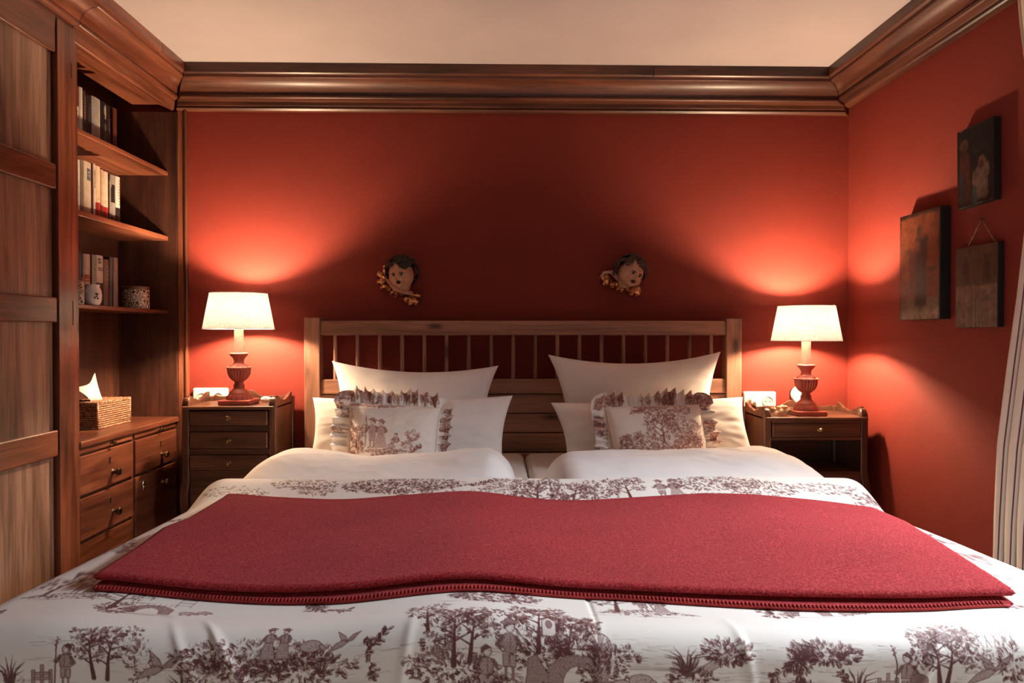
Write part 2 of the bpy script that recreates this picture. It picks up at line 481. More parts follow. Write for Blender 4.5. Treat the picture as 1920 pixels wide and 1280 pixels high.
structure('floor', MB().box((WALL_L, YF, -0.05), (XR + 0.15, YB + 0.1, 0)), MAT['floor'])
structure('ceiling', MB().box((WALL_L, YF, ZC), (XR + 0.15, YB + 0.1, ZC + 0.08)), MAT['ceiling'])
structure('wall_back', MB().box((WALL_L, YB, 0), (XR + 0.15, YB + 0.1, ZC)), MAT['red_wall'])
structure('wall_left', MB().box((WALL_L - 0.1, YF, 0), (WALL_L, YB + 0.1, ZC)), MAT['white_wall'])
structure('wall_front', MB().box((WALL_L, YF - 0.1, 0), (XR + 0.15, YF, ZC)), MAT['white_wall'])
w = MB()
w.box((XR, YF, 0), (XR + 0.15, WIN_Y0, ZC)); w.box((XR, WIN_Y1, 0), (XR + 0.15, YB, ZC))
w.box((XR, WIN_Y0, 0), (XR + 0.15, WIN_Y1, WIN_Z0)); w.box((XR, WIN_Y0, WIN_Z1), (XR + 0.15, WIN_Y1, ZC))
structure('wall_right', w, MAT['red_wall'])
win = thing('window_1', (XR + 0.1, (WIN_Y0 + WIN_Y1) / 2, WIN_Z0), kind='structure')
fr = MB(); t = 0.05
fr.box((XR+0.07, WIN_Y0, WIN_Z0), (XR+0.13, WIN_Y0+t, WIN_Z1)); fr.box((XR+0.07, WIN_Y1-t, WIN_Z0), (XR+0.13, WIN_Y1, WIN_Z1))
fr.box((XR+0.07, WIN_Y0+t, WIN_Z0), (XR+0.13, WIN_Y1-t, WIN_Z0+t)); fr.box((XR+0.07, WIN_Y0+t, WIN_Z1-t), (XR+0.13, WIN_Y1-t, WIN_Z1))
ym = (WIN_Y0 + WIN_Y1) / 2
fr.box((XR+0.08, ym-0.025, WIN_Z0+t), (XR+0.12, ym+0.025, WIN_Z1-t))
fr.build('window_frame', MAT['socket'], win)
MB().box((XR-0.02, WIN_Y0-0.03, WIN_Z0-0.03), (XR+0.12, WIN_Y1+0.03, WIN_Z0)).build('window_sill', MAT['socket'], win, bevel=0.004)
for a, b in ((WIN_Y0+t, ym-0.025), (ym+0.025, WIN_Y1-t)):
    MB().box((XR+0.098, a, WIN_Z0+t), (XR+0.102, b, WIN_Z1-t)).build('pane', MAT['pane'], win)

# cornices: separate boards of moulding.  profile in (distance from wall, height)
def arc(p0, p1, bulge, n=7):
    p0 = Vector(p0); p1 = Vector(p1); d = p1 - p0; nrm = Vector((-d.y, d.x))
    return [tuple(p0 + d * (i/n) + nrm * bulge * math.sin(PI*i/n)) for i in range(n + 1)]
def cornice(name, prof_parts, axis, to, a, b, matkey, planes):
    import bmesh
    root = thing(name, to(0, 0, a), kind='structure')
    for pname, prof, cut in prof_parts:
        spans = [(a, b)]
        if cut: spans = [(a, cut - 0.0008), (cut + 0.0008, b)]
        for s0, s1 in spans:
            pts = [to(d, z, 0) for d, z in prof]
            if axis == 'x': pts2 = [(p[1], p[2]) for p in pts]
            else: pts2 = [(p[0], p[2]) for p in pts]
            o = MB().prism(pts2, axis, s0, s1).build(pname, MAT[matkey], root, local=True)
            bm = bmesh.new(); bm.from_mesh(o.data)
            for co, no in planes:          # mitre cuts in the room's corners
                r = bmesh.ops.bisect_plane(bm, geom=bm.verts[:] + bm.edges[:] + bm.faces[:], plane_co=co, plane_no=no, clear_outer=True)
                ed = [e for e in r['geom_cut'] if isinstance(e, bmesh.types.BMEdge)]
                if ed: bmesh.ops.holes_fill(bm, edges=ed)
            bmesh.ops.translate(bm, verts=bm.verts, vec=-ORIGIN[root.name])
            bmesh.ops.recalc_face_normals(bm, faces=bm.faces)
            bm.to_mesh(o.data); bm.free(); fin(o.data, 35)
            m = o.modifiers.new('edge', 'BEVEL'); m.width = 0.0012; m.segments = 2; m.limit_method = 'ANGLE'
    return root
FASCIA = [(0.10, ZC), (0.165, ZC), (0.165, 2.146), (0.158, 2.141), (0.10, 2.141)]
COVE = [(0.02, ZC-0.02), (0.148, ZC-0.02), (0.148, 2.134)] + arc((0.146, 2.130), (0.082, 2.078), -0.16) + [(0.02, 2.078)]
BEAD = [(0.01, 2.080), (0.084, 2.080)] + arc((0.088, 2.077), (0.080, 2.061), 0.35, 5) + [(0.01, 2.061)]
LOW = [(0.0, 2.066), (0.042, 2.066), (0.040, 2.046), (0.0, 2.046)]
STRIP = [(0.0, 2.047), (0.026, 2.047), (0.028, 2.037), (0.020, 2.029), (0.0, 2.029)]
RF = [(0.10, ZC), (0.170, ZC), (0.170, 2.148), (0.163, 2.143), (0.10, 2.143)]
RC = [(0.02, ZC-0.02), (0.153, ZC-0.02), (0.153, 2.136)] + arc((0.150, 2.132), (0.084, 2.088), -0.16) + [(0.02, 2.088)]
RB = [(0.0, 2.090), (0.084, 2.090)] + arc((0.088, 2.087), (0.076, 2.074), 0.35, 5) + [(0.0, 2.074)]
RL = [(0.0, 2.078), (0.040, 2.078)] + arc((0.040, 2.076), (0.016, 2.062), 0.25, 5) + [(0.0, 2.062)]
LW = -1.42
LFa = [(0.04, ZC), (0.112, ZC), (0.112, 2.150), (0.106, 2.145), (0.04, 2.145)]
LCo = [(-0.03, ZC-0.02), (0.098, ZC-0.02), (0.098, 2.138)] + arc((0.096, 2.134), (0.034, 2.084), -0.16) + [(-0.03, 2.084)]
LBe = [(-0.03, 2.086), (0.034, 2.086)] + arc((0.036, 2.084), (0.026, 2.070), 0.35, 5) + [(-0.03, 2.070)]
LLo = [(-0.057, 2.072), (0.014, 2.072), (0.008, 2.026), (0.0, 2.024), (-0.057, 2.050)]
RM = Vector((0.170, 0.165, 0)); RN = Vector((RM.y, -RM.x, 0)).normalized()      # mitre line of the right corner
LM = Vector((0.112, -0.165, 0)); LN = Vector((LM.y, -LM.x, 0)).normalized()     # and of the left corner
RCO = Vector((XR, YB, 0)); LCO = Vector((LW, YB, 0))
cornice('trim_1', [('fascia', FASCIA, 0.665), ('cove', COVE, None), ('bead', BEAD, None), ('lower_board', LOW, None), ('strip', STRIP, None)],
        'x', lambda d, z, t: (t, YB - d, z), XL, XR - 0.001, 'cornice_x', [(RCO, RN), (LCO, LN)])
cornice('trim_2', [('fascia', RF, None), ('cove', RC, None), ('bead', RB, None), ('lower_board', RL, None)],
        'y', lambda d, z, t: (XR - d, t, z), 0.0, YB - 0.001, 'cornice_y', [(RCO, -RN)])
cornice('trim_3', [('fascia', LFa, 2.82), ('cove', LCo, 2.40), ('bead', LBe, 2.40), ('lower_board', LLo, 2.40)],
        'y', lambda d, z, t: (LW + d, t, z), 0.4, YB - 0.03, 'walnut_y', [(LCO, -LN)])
tr = thing('trim_4', (-1.385, YB - 0.02, 0), kind='structure')
MB().box((XL, YB-0.016, 0), (-1.374, YB, 2.035)).build('board', MAT['walnut_z'], tr, bevel=0.002)
MB().box((-1.3735, YB-0.024, 0), (-1.362, YB, 2.032)).build('bead', MAT['walnut_z'], tr, bevel=0.004, segs=3)
for nm, a, b in (('baseboard_back', (XL, YB-0.015, 0), (XR, YB, 0.07)), ('baseboard_right', (XR-0.015, YF, 0), (XR, YB-0.016, 0.07))):
    tag(MB().box(a, b).build(nm, MAT['walnut_x'], bevel=0.003), kind='structure')

# ------------------------------------------------------------------ wardrobe
XB = -1.66        # back panel of the bookcase
wd = thing('wardrobe', (-1.55, 1.4, 0), 'tall built-in walnut wardrobe with framed veneer panels beside the bookcase', 'wardrobe')
WY0 = 0.5
MB().box((WALL_L+0.005, WY0, 0), (XL-0.024, 2.405, 2.06)).build('carcass', MAT['walnut_z'], wd)
MB().box((XL-0.023, 2.313, 0.0), (XL, 2.407, 2.06)).build('stile', MAT['walnut_z'], wd, bevel=0.0015)
for z0, z1 in ((1.893, 1.942), (1.077, 1.156)):
    MB().box((XL-0.004, 2.3855, z0), (XL+0.0006, 2.3895, z1)).build('hinge_slot', MAT['black'], wd)
RAILS = [(0.06, 0.14), (0.657, 0.741), (1.085, 1.166), (1.511, 1.591), (1.947, 2.06)]
for d, (y0, y1) in enumerate(((1.70, 2.309), (1.09, 1.696), (WY0, 1.086))):
    door = MB().box((XL-0.0235, y0, 0.06), (XL-0.019, y1, 2.06)).build('door', MAT['walnut_z'], wd)
    sw = 0.07
    MB().box((XL-0.019, y0, 0.06), (XL-0.002, y0+sw, 2.06)).build('door_stile', MAT['walnut_z'], door, bevel=0.003)
    if d:
        MB().box((XL-0.019, y1-sw, 0.06), (XL-0.002, y1, 2.06)).build('door_stile', MAT['walnut_z'], door, bevel=0.003)
    ye = y1 - sw if d else y1
    for z0, z1 in RAILS:
        MB().box((XL-0.019, y0+sw, z0), (XL-0.003, ye, z1)).build('door_rail', MAT['walnut_y'], door, bevel=0.004)
    for (a0, a1), (b0, b1) in zip(RAILS[:-1], RAILS[1:]):
        MB().box((XL-0.019, y0+sw+0.001, a1), (XL-0.0165, ye-0.006, b0)).build('veneer_panel', MAT['panel'], door)

# ------------------------------------------------------------------ bookcase
bc = thing('bookcase', (-1.53, 2.78, 0), 'built-in walnut bookcase with open shelves over a chest of drawers', 'bookcase')
BY0, BY1 = 2.409, 3.157
SX = -1.442      # shelf front edge
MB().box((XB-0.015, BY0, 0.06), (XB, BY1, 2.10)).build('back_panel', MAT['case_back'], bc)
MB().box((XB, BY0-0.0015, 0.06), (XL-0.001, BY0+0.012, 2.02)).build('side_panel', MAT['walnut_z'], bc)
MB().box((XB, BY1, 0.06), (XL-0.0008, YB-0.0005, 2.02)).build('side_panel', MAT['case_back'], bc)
MB().box((-1.596, BY0+0.012, 2.052), (-1.478, BY1, 2.10)).build('header', MAT['walnut_y'], bc)
SHELF = [(1.742, 1.759), (1.456, 1.477), (1.137, 1.152)]
SZ = [1.759, 1.477, 1.152]
for z0, z1 in SHELF:
    MB().box((XB, BY0+0.0125, z0), (SX, BY1-0.0005, z1)).build('shelf', MAT['walnut_y'], bc, bevel=0.003)
CT = 0.685
MB().box((XB, BY0+0.0125, 0.662), (XL+0.004, BY1+0.004, CT)).build('counter', MAT['walnut_y'], bc, bevel=0.004)
MB().box((XB, BY0+0.0125, 0.02), (XL-0.022, BY1-0.0005, 0.661)).build('chest_carcass', MAT['walnut_y'], bc)
def knob_x(parent, y, z, r=0.013, mat='bronze', x=XL, name='knob', ln=0.028):
    m = MB().lathe([(r*0.75, 0), (r*0.45, 0.004), (r*0.42, ln*0.45), (r*0.95, ln*0.62), (r, ln*0.8), (r*0.8, ln*0.97), (0.001, ln)], n=14)
    m.v = [(x + p[2], y + p[0], z + p[1]) for p in m.v]
    return m.build(name, MAT[mat], parent, smooth=40)
def keyhole(parent, y, z, x=XL):
    m = MB().lathe([(0.0055, 0), (0.0055, 0.0016), (0.001, 0.0018)], n=12)
    m.v = [(x + p[2], y + p[0], z + 0.006 + p[1]) for p in m.v]
    m.box((x, y-0.004, z-0.012), (x+0.0015, y+0.004, z+0.003))
    e = m.build('escutcheon', MAT['nickel'], parent, smooth=30)
    return e
yd = 2.785
cols = ((BY0+0.014, yd-0.010), (yd+0.006, BY1-0.012))
for ci, (y0, y1) in enumerate(cols):
    sl = MB().box((XL-0.020, y0, 0.642), (XL-0.004, y1, 0.6615)).build('pull_out_slide', MAT['walnut_y'], bc, bevel=0.002)
    knob_x(sl, (y0+y1)/2+0.02, 0.652, 0.008, 'brass', XL-0.004, ln=0.018)
    MB().box((XL-0.0215, y0-0.004, 0.636), (XL-0.012, y1+0.004, 0.6415)).build('rail', MAT['walnut_y'], bc, bevel=0.001)
    dr = MB().box((XL-0.0215, y0, 0.500), (XL-0.001, y1, 0.633)).build('drawer', MAT['walnut_y'], bc, bevel=0.003)
    knob_x(dr, 2.626 if ci == 0 else 3.006, 0.545, 0.014, 'bronze' if ci == 0 else 'brass', XL-0.001)
    keyhole(dr, 2.606 if ci == 0 else 2.995, 0.590, XL-0.001)
    if ci == 0:
        dr = MB().box((XL-0.0215, y0, 0.347), (XL-0.001, y1, 0.488)).build('drawer', MAT['walnut_y'], bc, bevel=0.003)
        knob_x(dr, 2.628, 0.400, 0.014, 'bronze', XL-0.001)
        keyhole(dr, 2.608, 0.445, XL-0.001)
        MB().box((XL-0.0215, y0, 0.20), (XL-0.006, y1, 0.335)).build('drawer', MAT['walnut_y'], bc, bevel=0.003)
    else:
        dr = MB().box((XL-0.0215, y0, 0.20), (XL-0.001, y1, 0.488)).build('cupboard_door', MAT['walnut_y'], bc, bevel=0.003)
        lk = MB()
        lk.ball((XL+0.002, 2.845, 0.456), (0.006, 0.011, 0.012)); lk.ball((XL+0.002, 2.845, 0.441), (0.005, 0.007, 0.014))
        lk.build('cylinder_lock', MAT['nickel'], dr, smooth=True)
        knob_x(dr, 3.006, 0.43, 0.012, 'brass', XL-0.001)
MB().box((XL-0.0215, yd-0.008, 0.06), (XL-0.010, yd+0.004, 0.661)).build('divider', MAT['walnut_z'], bc)
MB().box((XL-0.03, BY0+0.014, 0.0), (XL-0.014, BY1-0.001, 0.19)).build('plinth', MAT['walnut_y'], bc, bevel=0.002)

# ------------------------------------------------------------------ books
def flat(c): return tuple(v * 0.62 for v in srgb(*c))
BM = {}
def book_mat(c, rough=0.45):
    if c not in BM: BM[c] = plain('book_%d_%d_%d' % c, flat(c), rough)
    return BM[c]
PAGES = plain('book_pages', (0.62, 0.53, 0.42), 0.8)
def pxy(px, x):      # where a sight line at that column meets the spine plane
    a = math.atan((px - 960) / 1333.33) + math.radians(1.2)
    return x / math.tan(a)
def book(px0, px1, z, h, depth, col, label, group, marks=(), xs=-1.478, prefix='book'):
    y0, y1 = pxy(px0, xs) + 0.0004, pxy(px1, xs) - 0.0004
    b = thing(prefix, (xs - depth/2, (y0+y1)/2, z), label, 'book', group)
    c = 0.0018; w = y1 - y0
    cov = MB()
    # rounded spine with two cover boards
    n = 6; pts = []
    for i in range(n + 1):
        t = i / n; pts.append((xs - 0.004 * (2*t-1)**2, y0 + w * t))
    inner = [(p[0] - c, p[1]) for p in pts]
    poly = pts + [(xs-depth, y1), (xs-depth, y1-c), (xs-0.006, y1-c), (xs-0.006, y0+c), (xs-depth, y0+c), (xs-depth, y0)]
    cov.prism(poly, 'z', z, z + h)
    o = cov.build('cover', book_mat(col), b, smooth=40)
    MB().box((xs-depth+0.004, y0+c, z+0.003), (xs-0.006, y1-c, z+h-0.003)).build('page_block', PAGES, b)
    for (a0, a1, f0, f1, mc) in marks:       # print on the spine: across a0..a1 of the width, f0..f1 of the height
        m = MB(); k = 4; pp = []
        for i in range(k + 1):
            t = a0 + (a1 - a0) * i / k
            pp.append((xs - 0.004 * (2*t-1)**2 + 0.0003, y0 + w * t))
        qq = [(p[0] - 0.0006, p[1]) for p in pp][::-1]
        m.prism(pp + qq, 'z', z + h*f0, z + h*f1)
        m.build('spine_print', book_mat(mc), o)
    return b
def letters(a0, a1, f0, f1, n, c, seed=0):
    r = random.Random(seed); out = []
    for i in range(n):
        s = f0 + (f1 - f0) * i / n; e = s + (f1 - f0) / n * 0.62
        out.append((a0 + r.random()*0.1, a1 - r.random()*0.1, s, e, c))
    return out
W_, CR, BLK = (226, 216, 204), (206, 182, 158), (24, 20, 22)
G1, G2, G3 = 'books on the top shelf', 'books on the middle shelf', 'books on the lower shelf'
zz = SZ[0] + 0.0005
book(141, 152.6, zz, 0.165, 0.13, (110, 30, 30), 'dark red book with a white label, beside the wardrobe on the top shelf', G1, [(0.1, 0.9, 0.1, 0.55, W_)] + letters(0.3, 0.7, 0.15, 0.5, 4, BLK))
book(153, 159.6, zz, 0.165, 0.13, W_, 'narrow white book second from the wardrobe on the top shelf', G1)
book(160, 165, zz, 0.160, 0.13, (84, 44, 36), 'thin brown book right of the narrow white one on the top shelf', G1, letters(0.25, 0.75, 0.3, 0.9, 9, (150, 110, 80), 2))
book(165.5, 176, zz, 0.150, 0.13, (26, 22, 28), 'thick black book beside the grey book on the top shelf', G1, letters(0.3, 0.7, 0.4, 0.85, 6, (70, 62, 66), 3))
book(176.4, 192, zz, 0.160, 0.13, (168, 158, 150), 'wide light grey book in the middle of the top shelf row', G1, [(0.84, 0.99, 0.0, 1.0, W_)])
book(192.5, 204, zz, 0.160, 0.13, (22, 18, 20), 'black book with a pale figure on its spine, top shelf', G1, [(0.45, 0.95, 0.72, 0.9, (170, 150, 130)), (0.6, 0.8, 0.62, 0.95, (190, 170, 150)), (0.55, 0.95, 0.05, 0.5, (86, 80, 78))])
book(204.4, 211, zz, 0.158, 0.12, (34, 24, 24), 'slim near-black book second from the end of the top shelf row', G1, letters(0.3, 0.7, 0.2, 0.7, 8, (90, 80, 70), 5))
book(216, 223.5, zz, 0.162, 0.12, (92, 40, 24), 'reddish brown book standing last on the top shelf', G1)
zz = SZ[1] + 0.0005
book(141, 146.6, zz, 0.178, 0.13, (150, 140, 136), 'grey book cut off by the wardrobe stile on the middle shelf', G2)
book(147, 153.8, zz, 0.187, 0.13, (214, 206, 198), 'plain white book near the wardrobe on the middle shelf', G2, letters(0.35, 0.65, 0.3, 0.5, 4, (170, 150, 140), 1))
book(155, 174.6, zz, 0.192, 0.13, (196, 178, 158), 'thick cream book with a blue title label on the middle shelf', G2, [(0.52, 0.95, 0.66, 0.88, (74, 88, 98)), (0.6, 0.88, 0.80, 0.83, (170, 170, 170)), (0.6, 0.88, 0.74, 0.765, (150, 150, 150)), (0.0, 0.22, 0, 1, (128, 112, 98))])
book(175, 177.6, zz, 0.194, 0.13, (120, 48, 30), 'very thin rust-red book on the middle shelf', G2)
book(177.9, 182, zz, 0.196, 0.13, (222, 212, 200), 'slim white book with dark vertical title on the middle shelf', G2, letters(0.3, 0.75, 0.55, 0.9, 9, BLK, 4))
book(182.3, 191.6, zz, 0.192, 0.13, (218, 188, 160), 'cream book with a red lower spine beside the slim white one', G2, [(0.0, 1.0, 0.0, 0.30, (150, 24, 24)), (0.3, 0.9, 0.36, 0.38, (180, 120, 90)), (0.3, 0.9, 0.42, 0.43, (180, 120, 90))])
book(192, 196.6, zz, 0.186, 0.13, (206, 172, 144), 'narrow cream book with a red foot between two wider ones', G2, [(0.0, 1.0, 0.0, 0.28, (130, 20, 20))])
book(197, 206, zz, 0.184, 0.13, (222, 194, 168), 'broad cream book with a red lower spine, rightmost of the three', G2, [(0.0, 1.0, 0.0, 0.27, (158, 26, 24)), (0.2, 0.9, 0.34, 0.35, (180, 120, 90)), (0.2, 0.9, 0.39, 0.40, (180, 120, 90))])
book(206.4, 209.6, zz, 0.176, 0.13, (60, 46, 42), 'thin dark book with fine lettering on the middle shelf', G2, letters(0.2, 0.8, 0.1, 0.9, 16, (170, 150, 130), 6))
book(210, 219.6, zz, 0.182, 0.13, (150, 140, 134), 'grey book with a black oval picture on the middle shelf', G2, [(0.1, 0.8, 0.42, 0.74, BLK), (0.2, 0.7, 0.74, 0.80, BLK), (0.05, 0.95, 0.0, 0.12, BLK)])
book(220, 228.4, zz, 0.184, 0.13, (220, 212, 202), 'white book with vertical brown title and black foot, end of row', G2, [(0.0, 1.0, 0.0, 0.34, BLK)] + letters(0.5, 0.9, 0.40, 0.96, 9, (150, 110, 70), 7))
zz = SZ[2] + 0.0005
book(142, 147.6, zz, 0.176, 0.13, W_, 'white book behind the canister by the wardrobe, lower shelf', G3)
book(148, 155, zz, 0.186, 0.13, (36, 30, 32), 'dark book near the wardrobe on the lower shelf', G3)
book(155.3, 159.6, zz, 0.182, 0.13, (96, 104, 120), 'blue-grey thin book behind the white jar, lower shelf', G3)
book(160, 172, zz, 0.184, 0.13, (214, 194, 172), 'cream book with an orange label behind the white jar', G3, [(0.05, 0.98, 0.46, 0.60, (176, 76, 44)), (0.15, 0.9, 0.49, 0.52, (220, 190, 160))])
book(172.4, 175, zz, 0.186, 0.13, (70, 66, 60), 'thin dark grey book right of the orange-labelled one', G3)
book(175.3, 183, zz, 0.186, 0.13, (150, 148, 130), 'grey-green book in the lower shelf row', G3, [(0.0, 0.14, 0.0, 1.0, W_), (0.3, 0.8, 0.70, 0.72, (110, 110, 96)), (0.3, 0.8, 0.80, 0.82, (110, 110, 96))])
book(183.3, 196, zz, 0.188, 0.13, (224, 214, 204), 'white book with black title and dark picture at its foot', G3, [(0.0, 1.0, 0.0, 0.46, (40, 36, 36)), (0.2, 0.55, 0.90, 0.94, BLK), (0.22, 0.55, 0.84, 0.88, BLK), (0.2, 0.85, 0.74, 0.765, BLK), (0.2, 0.95, 0.70, 0.725, BLK), (0.1, 0.8, 0.12, 0.2, (120, 110, 104))])
book(196.6, 207, zz, 0.178, 0.13, (92, 54, 42), 'brown book with an ornamented gilt spine on the lower shelf', G3, [(0.3, 0.8, 0.46 + 0.09*i, 0.50 + 0.09*i, (140, 104, 80)) for i in range(5)] + [(0.2, 0.85, 0.1 + 0.07*i, 0.14 + 0.07*i, (128, 60, 40)) for i in range(5)])
book(207.4, 214.6, zz, 0.190, 0.13, (18, 20, 44), 'dark navy book second from the end, lower shelf', G3)
book(215, 224, zz, 0.192, 0.13, (124, 102, 102), 'tall mauve-grey book standing last in the lower shelf row', G3)

# jar and canisters on the lower shelf
def canister(px, x, r, h, label):
    y = pxy(px, x); z = SZ[2] + 0.0005
    c = thing('canister', (x, y, z), label, 'canister', 'patterned canisters on the lower shelf')
    MB().lathe([(r*0.97, 0), (r, 0.003), (r, h*0.84), (r*0.98, h*0.86), (0.001, h*0.86)], (x, y, z), 40).build('tin_body', MAT['paisley'], c, smooth=35)
    MB().lathe([(r*1.02, h*0.855), (r*1.05, h*0.88), (r*1.05, h*0.95), (r*0.98, h), (0.001, h)], (x, y, z), 40).build('lid', MAT['stand_x'], c, smooth=35)
canister(255, -1.510, 0.052, 0.094, 'patterned canister with a dark wooden lid standing alone on the shelf')
canister(142, -1.466, 0.027, 0.094, 'small patterned canister half hidden by the wardrobe stile')
yj = pxy(173.5, -1.461); zj = SZ[2] + 0.0005
jar = thing('jar', (-1.461, yj, zj), 'small round white glazed jar with painted cherries in front of books', 'jar')
JW = plain('white_glaze', (0.80, 0.76, 0.74), 0.12)
MB().lathe([(0.020, 0), (0.025, 0.002), (0.0300, 0.016), (0.0318, 0.034), (0.0300, 0.050), (0.0245, 0.062), (0.0230, 0.066), (0.0245, 0.0715), (0.023, 0.074), (0.020, 0.072), (0.001, 0.068)],
           (-1.461, yj, zj), 36).build('jar_body', JW, jar, smooth=50)
for k, (da, dz) in enumerate(((0.0, 0.026), (0.18, 0.032), (0.32, 0.024), (0.14, 0.040), (0.30, 0.039))):
    a = -0.80 + da
    rr = 0.0318 - 0.0006
    MB().ball((-1.461 + rr*math.cos(a), yj + rr*math.sin(a), zj + dz), 0.0033, 8, 6).build('cherry', book_mat((88, 26, 22)), jar, smooth=True)

# ------------------------------------------------------------------ wicker tissue box
bx0, bx1, by0, by1, bz, bh = -1.645, -1.515, 2.725, 2.962, CT + 0.0005, 0.103
tb = thing('tissue_box', ((bx0+bx1)/2, (by0+by1)/2, bz), 'rectangular woven wicker tissue box on the bookcase counter', 'tissue box')
MB().box((bx0+0.004, by0+0.004, bz), (bx1-0.004, by1-0.004, bz+bh-0.003)).build('liner', MAT['stand_x'], tb)
wk = MB(); rows = 12
for r in range(rows):
    z = bz + 0.005 + r * (bh - 0.012) / (rows - 1)
    for (a, b) in (((bx1, by0), (bx1, by1)), ((bx0, by0), (bx1, by0)), ((bx0, by1), (bx1, by1))):
        L = math.dist(a, b); n = int(L / 0.0075)
        pts = []
        d = Vector((b[0]-a[0], b[1]-a[1], 0)).normalized(); nn = Vector((d.y, -d.x, 0))
        if a == (bx0, by1): nn = -nn
        for i in range(n + 1):
            t = i / n
            p = Vector((a[0], a[1], z)).lerp(Vector((b[0], b[1], z)), t) + nn * (0.0018 * (1 if (i + r) % 2 else -1))
            pts.append(p)
        wk.tube(pts, 0.0040, 5)
wk.build('woven_sides', MAT['wicker'], tb, smooth=True)
wt = MB()
for i in range(13):
    x = bx0 + 0.006 + i * (bx1 - bx0 - 0.012) / 12
    wt.tube([(x, by0 + 0.001 + j * (by1-by0-0.002)/16, bz + bh - 0.003 + 0.0012 * (1 if (i+j) % 2 else -1)) for j in range(17)], 0.0046, 5)
wt.build('woven_top', MAT['wicker'], tb, smooth=True)
wr = MB()
for z in (bz + 0.003, bz + bh - 0.002):
    wr.tube([(bx1, by0, z), (bx1, by1, z)], 0.0045, 6); wr.tube([(bx0, by0, z), (bx1, by0, z)], 0.0045, 6)
wr.tube([(bx1, by0, bz), (bx1, by0, bz+bh)], 0.005, 6); wr.tube([(bx1, by1, bz), (bx1, by1, bz+bh)], 0.005, 6)
wr.build('rim_cane', MAT['wicker'], tb, smooth=True)
# tissue: a folded sheet standing out of the slot
ts = thing('tissue', (-1.575, 2.80, bz+bh), 'white paper tissue standing out of the wicker box', 'tissue')
n = 22; P = np.zeros((n, n, 3))
for i in range(n):
    for j in range(n):
        u = i/(n-1); v = j/(n-1)
        base = np.array([-1.560 - 0.035*math.sin(PI*u), 2.770 + 0.075*u, bz+bh-0.004])
        top0 = np.array([-1.600, 2.690 + 0.0*u, bz+bh+0.060]); top1 = np.array([-1.565, 2.835, bz+bh+0.108])
        top = top0*(1-u) + top1*u + np.array([0.03*math.sin(PI*u*1.3), 0, -0.012*math.sin(PI*u)])
        p = base*(1-v) + top*v
        p[0] += 0.010*math.sin(5*u + 2*v)*v*(1-0.3*u) + 0.012*math.sin(PI*v)*(1-u)
        P[i, j] = p
grid_obj('sheet', P, MAT['tissue'], ts, thick=0.0008, sub=1)

# ------------------------------------------------------------------ night stands
def knob_y(parent, x, y, z, r=0.011, mat='brass'):
    m = MB().lathe([(r*0.9, 0), (r*0.5, 0.003), (r*0.5, 0.009), (r, 0.014), (r*0.85, 0.021), (r*0.3, 0.024), (0.0005, 0.024)], n=16)
    m.v = [(x + p[0], y - p[2], z + p[1]) for p in m.v]
    return m.build('knob', MAT[mat], parent, smooth=50)
def scallop(c0, c1, zb, peak, low, humps):
    """upper edge of a gallery: list of (coordinate, height)"""
    out = []
    for i in range(41):
        t = i / 40
        z = low + (peak - low) * math.exp(-((t-0.5)/0.10)**2) + humps * math.exp(-((t-0.22)/0.09)**2) * 0.35 + humps * math.exp(-((t-0.78)/0.09)**2) * 0.35
        z += humps * 0.9 * (math.exp(-(t/0.06)**2) + math.exp(-((1-t)/0.06)**2)) * 0.6
        out.append((c0 + (c1-c0)*t, z))
    return [(c0, zb)] + out + [(c1, zb)]
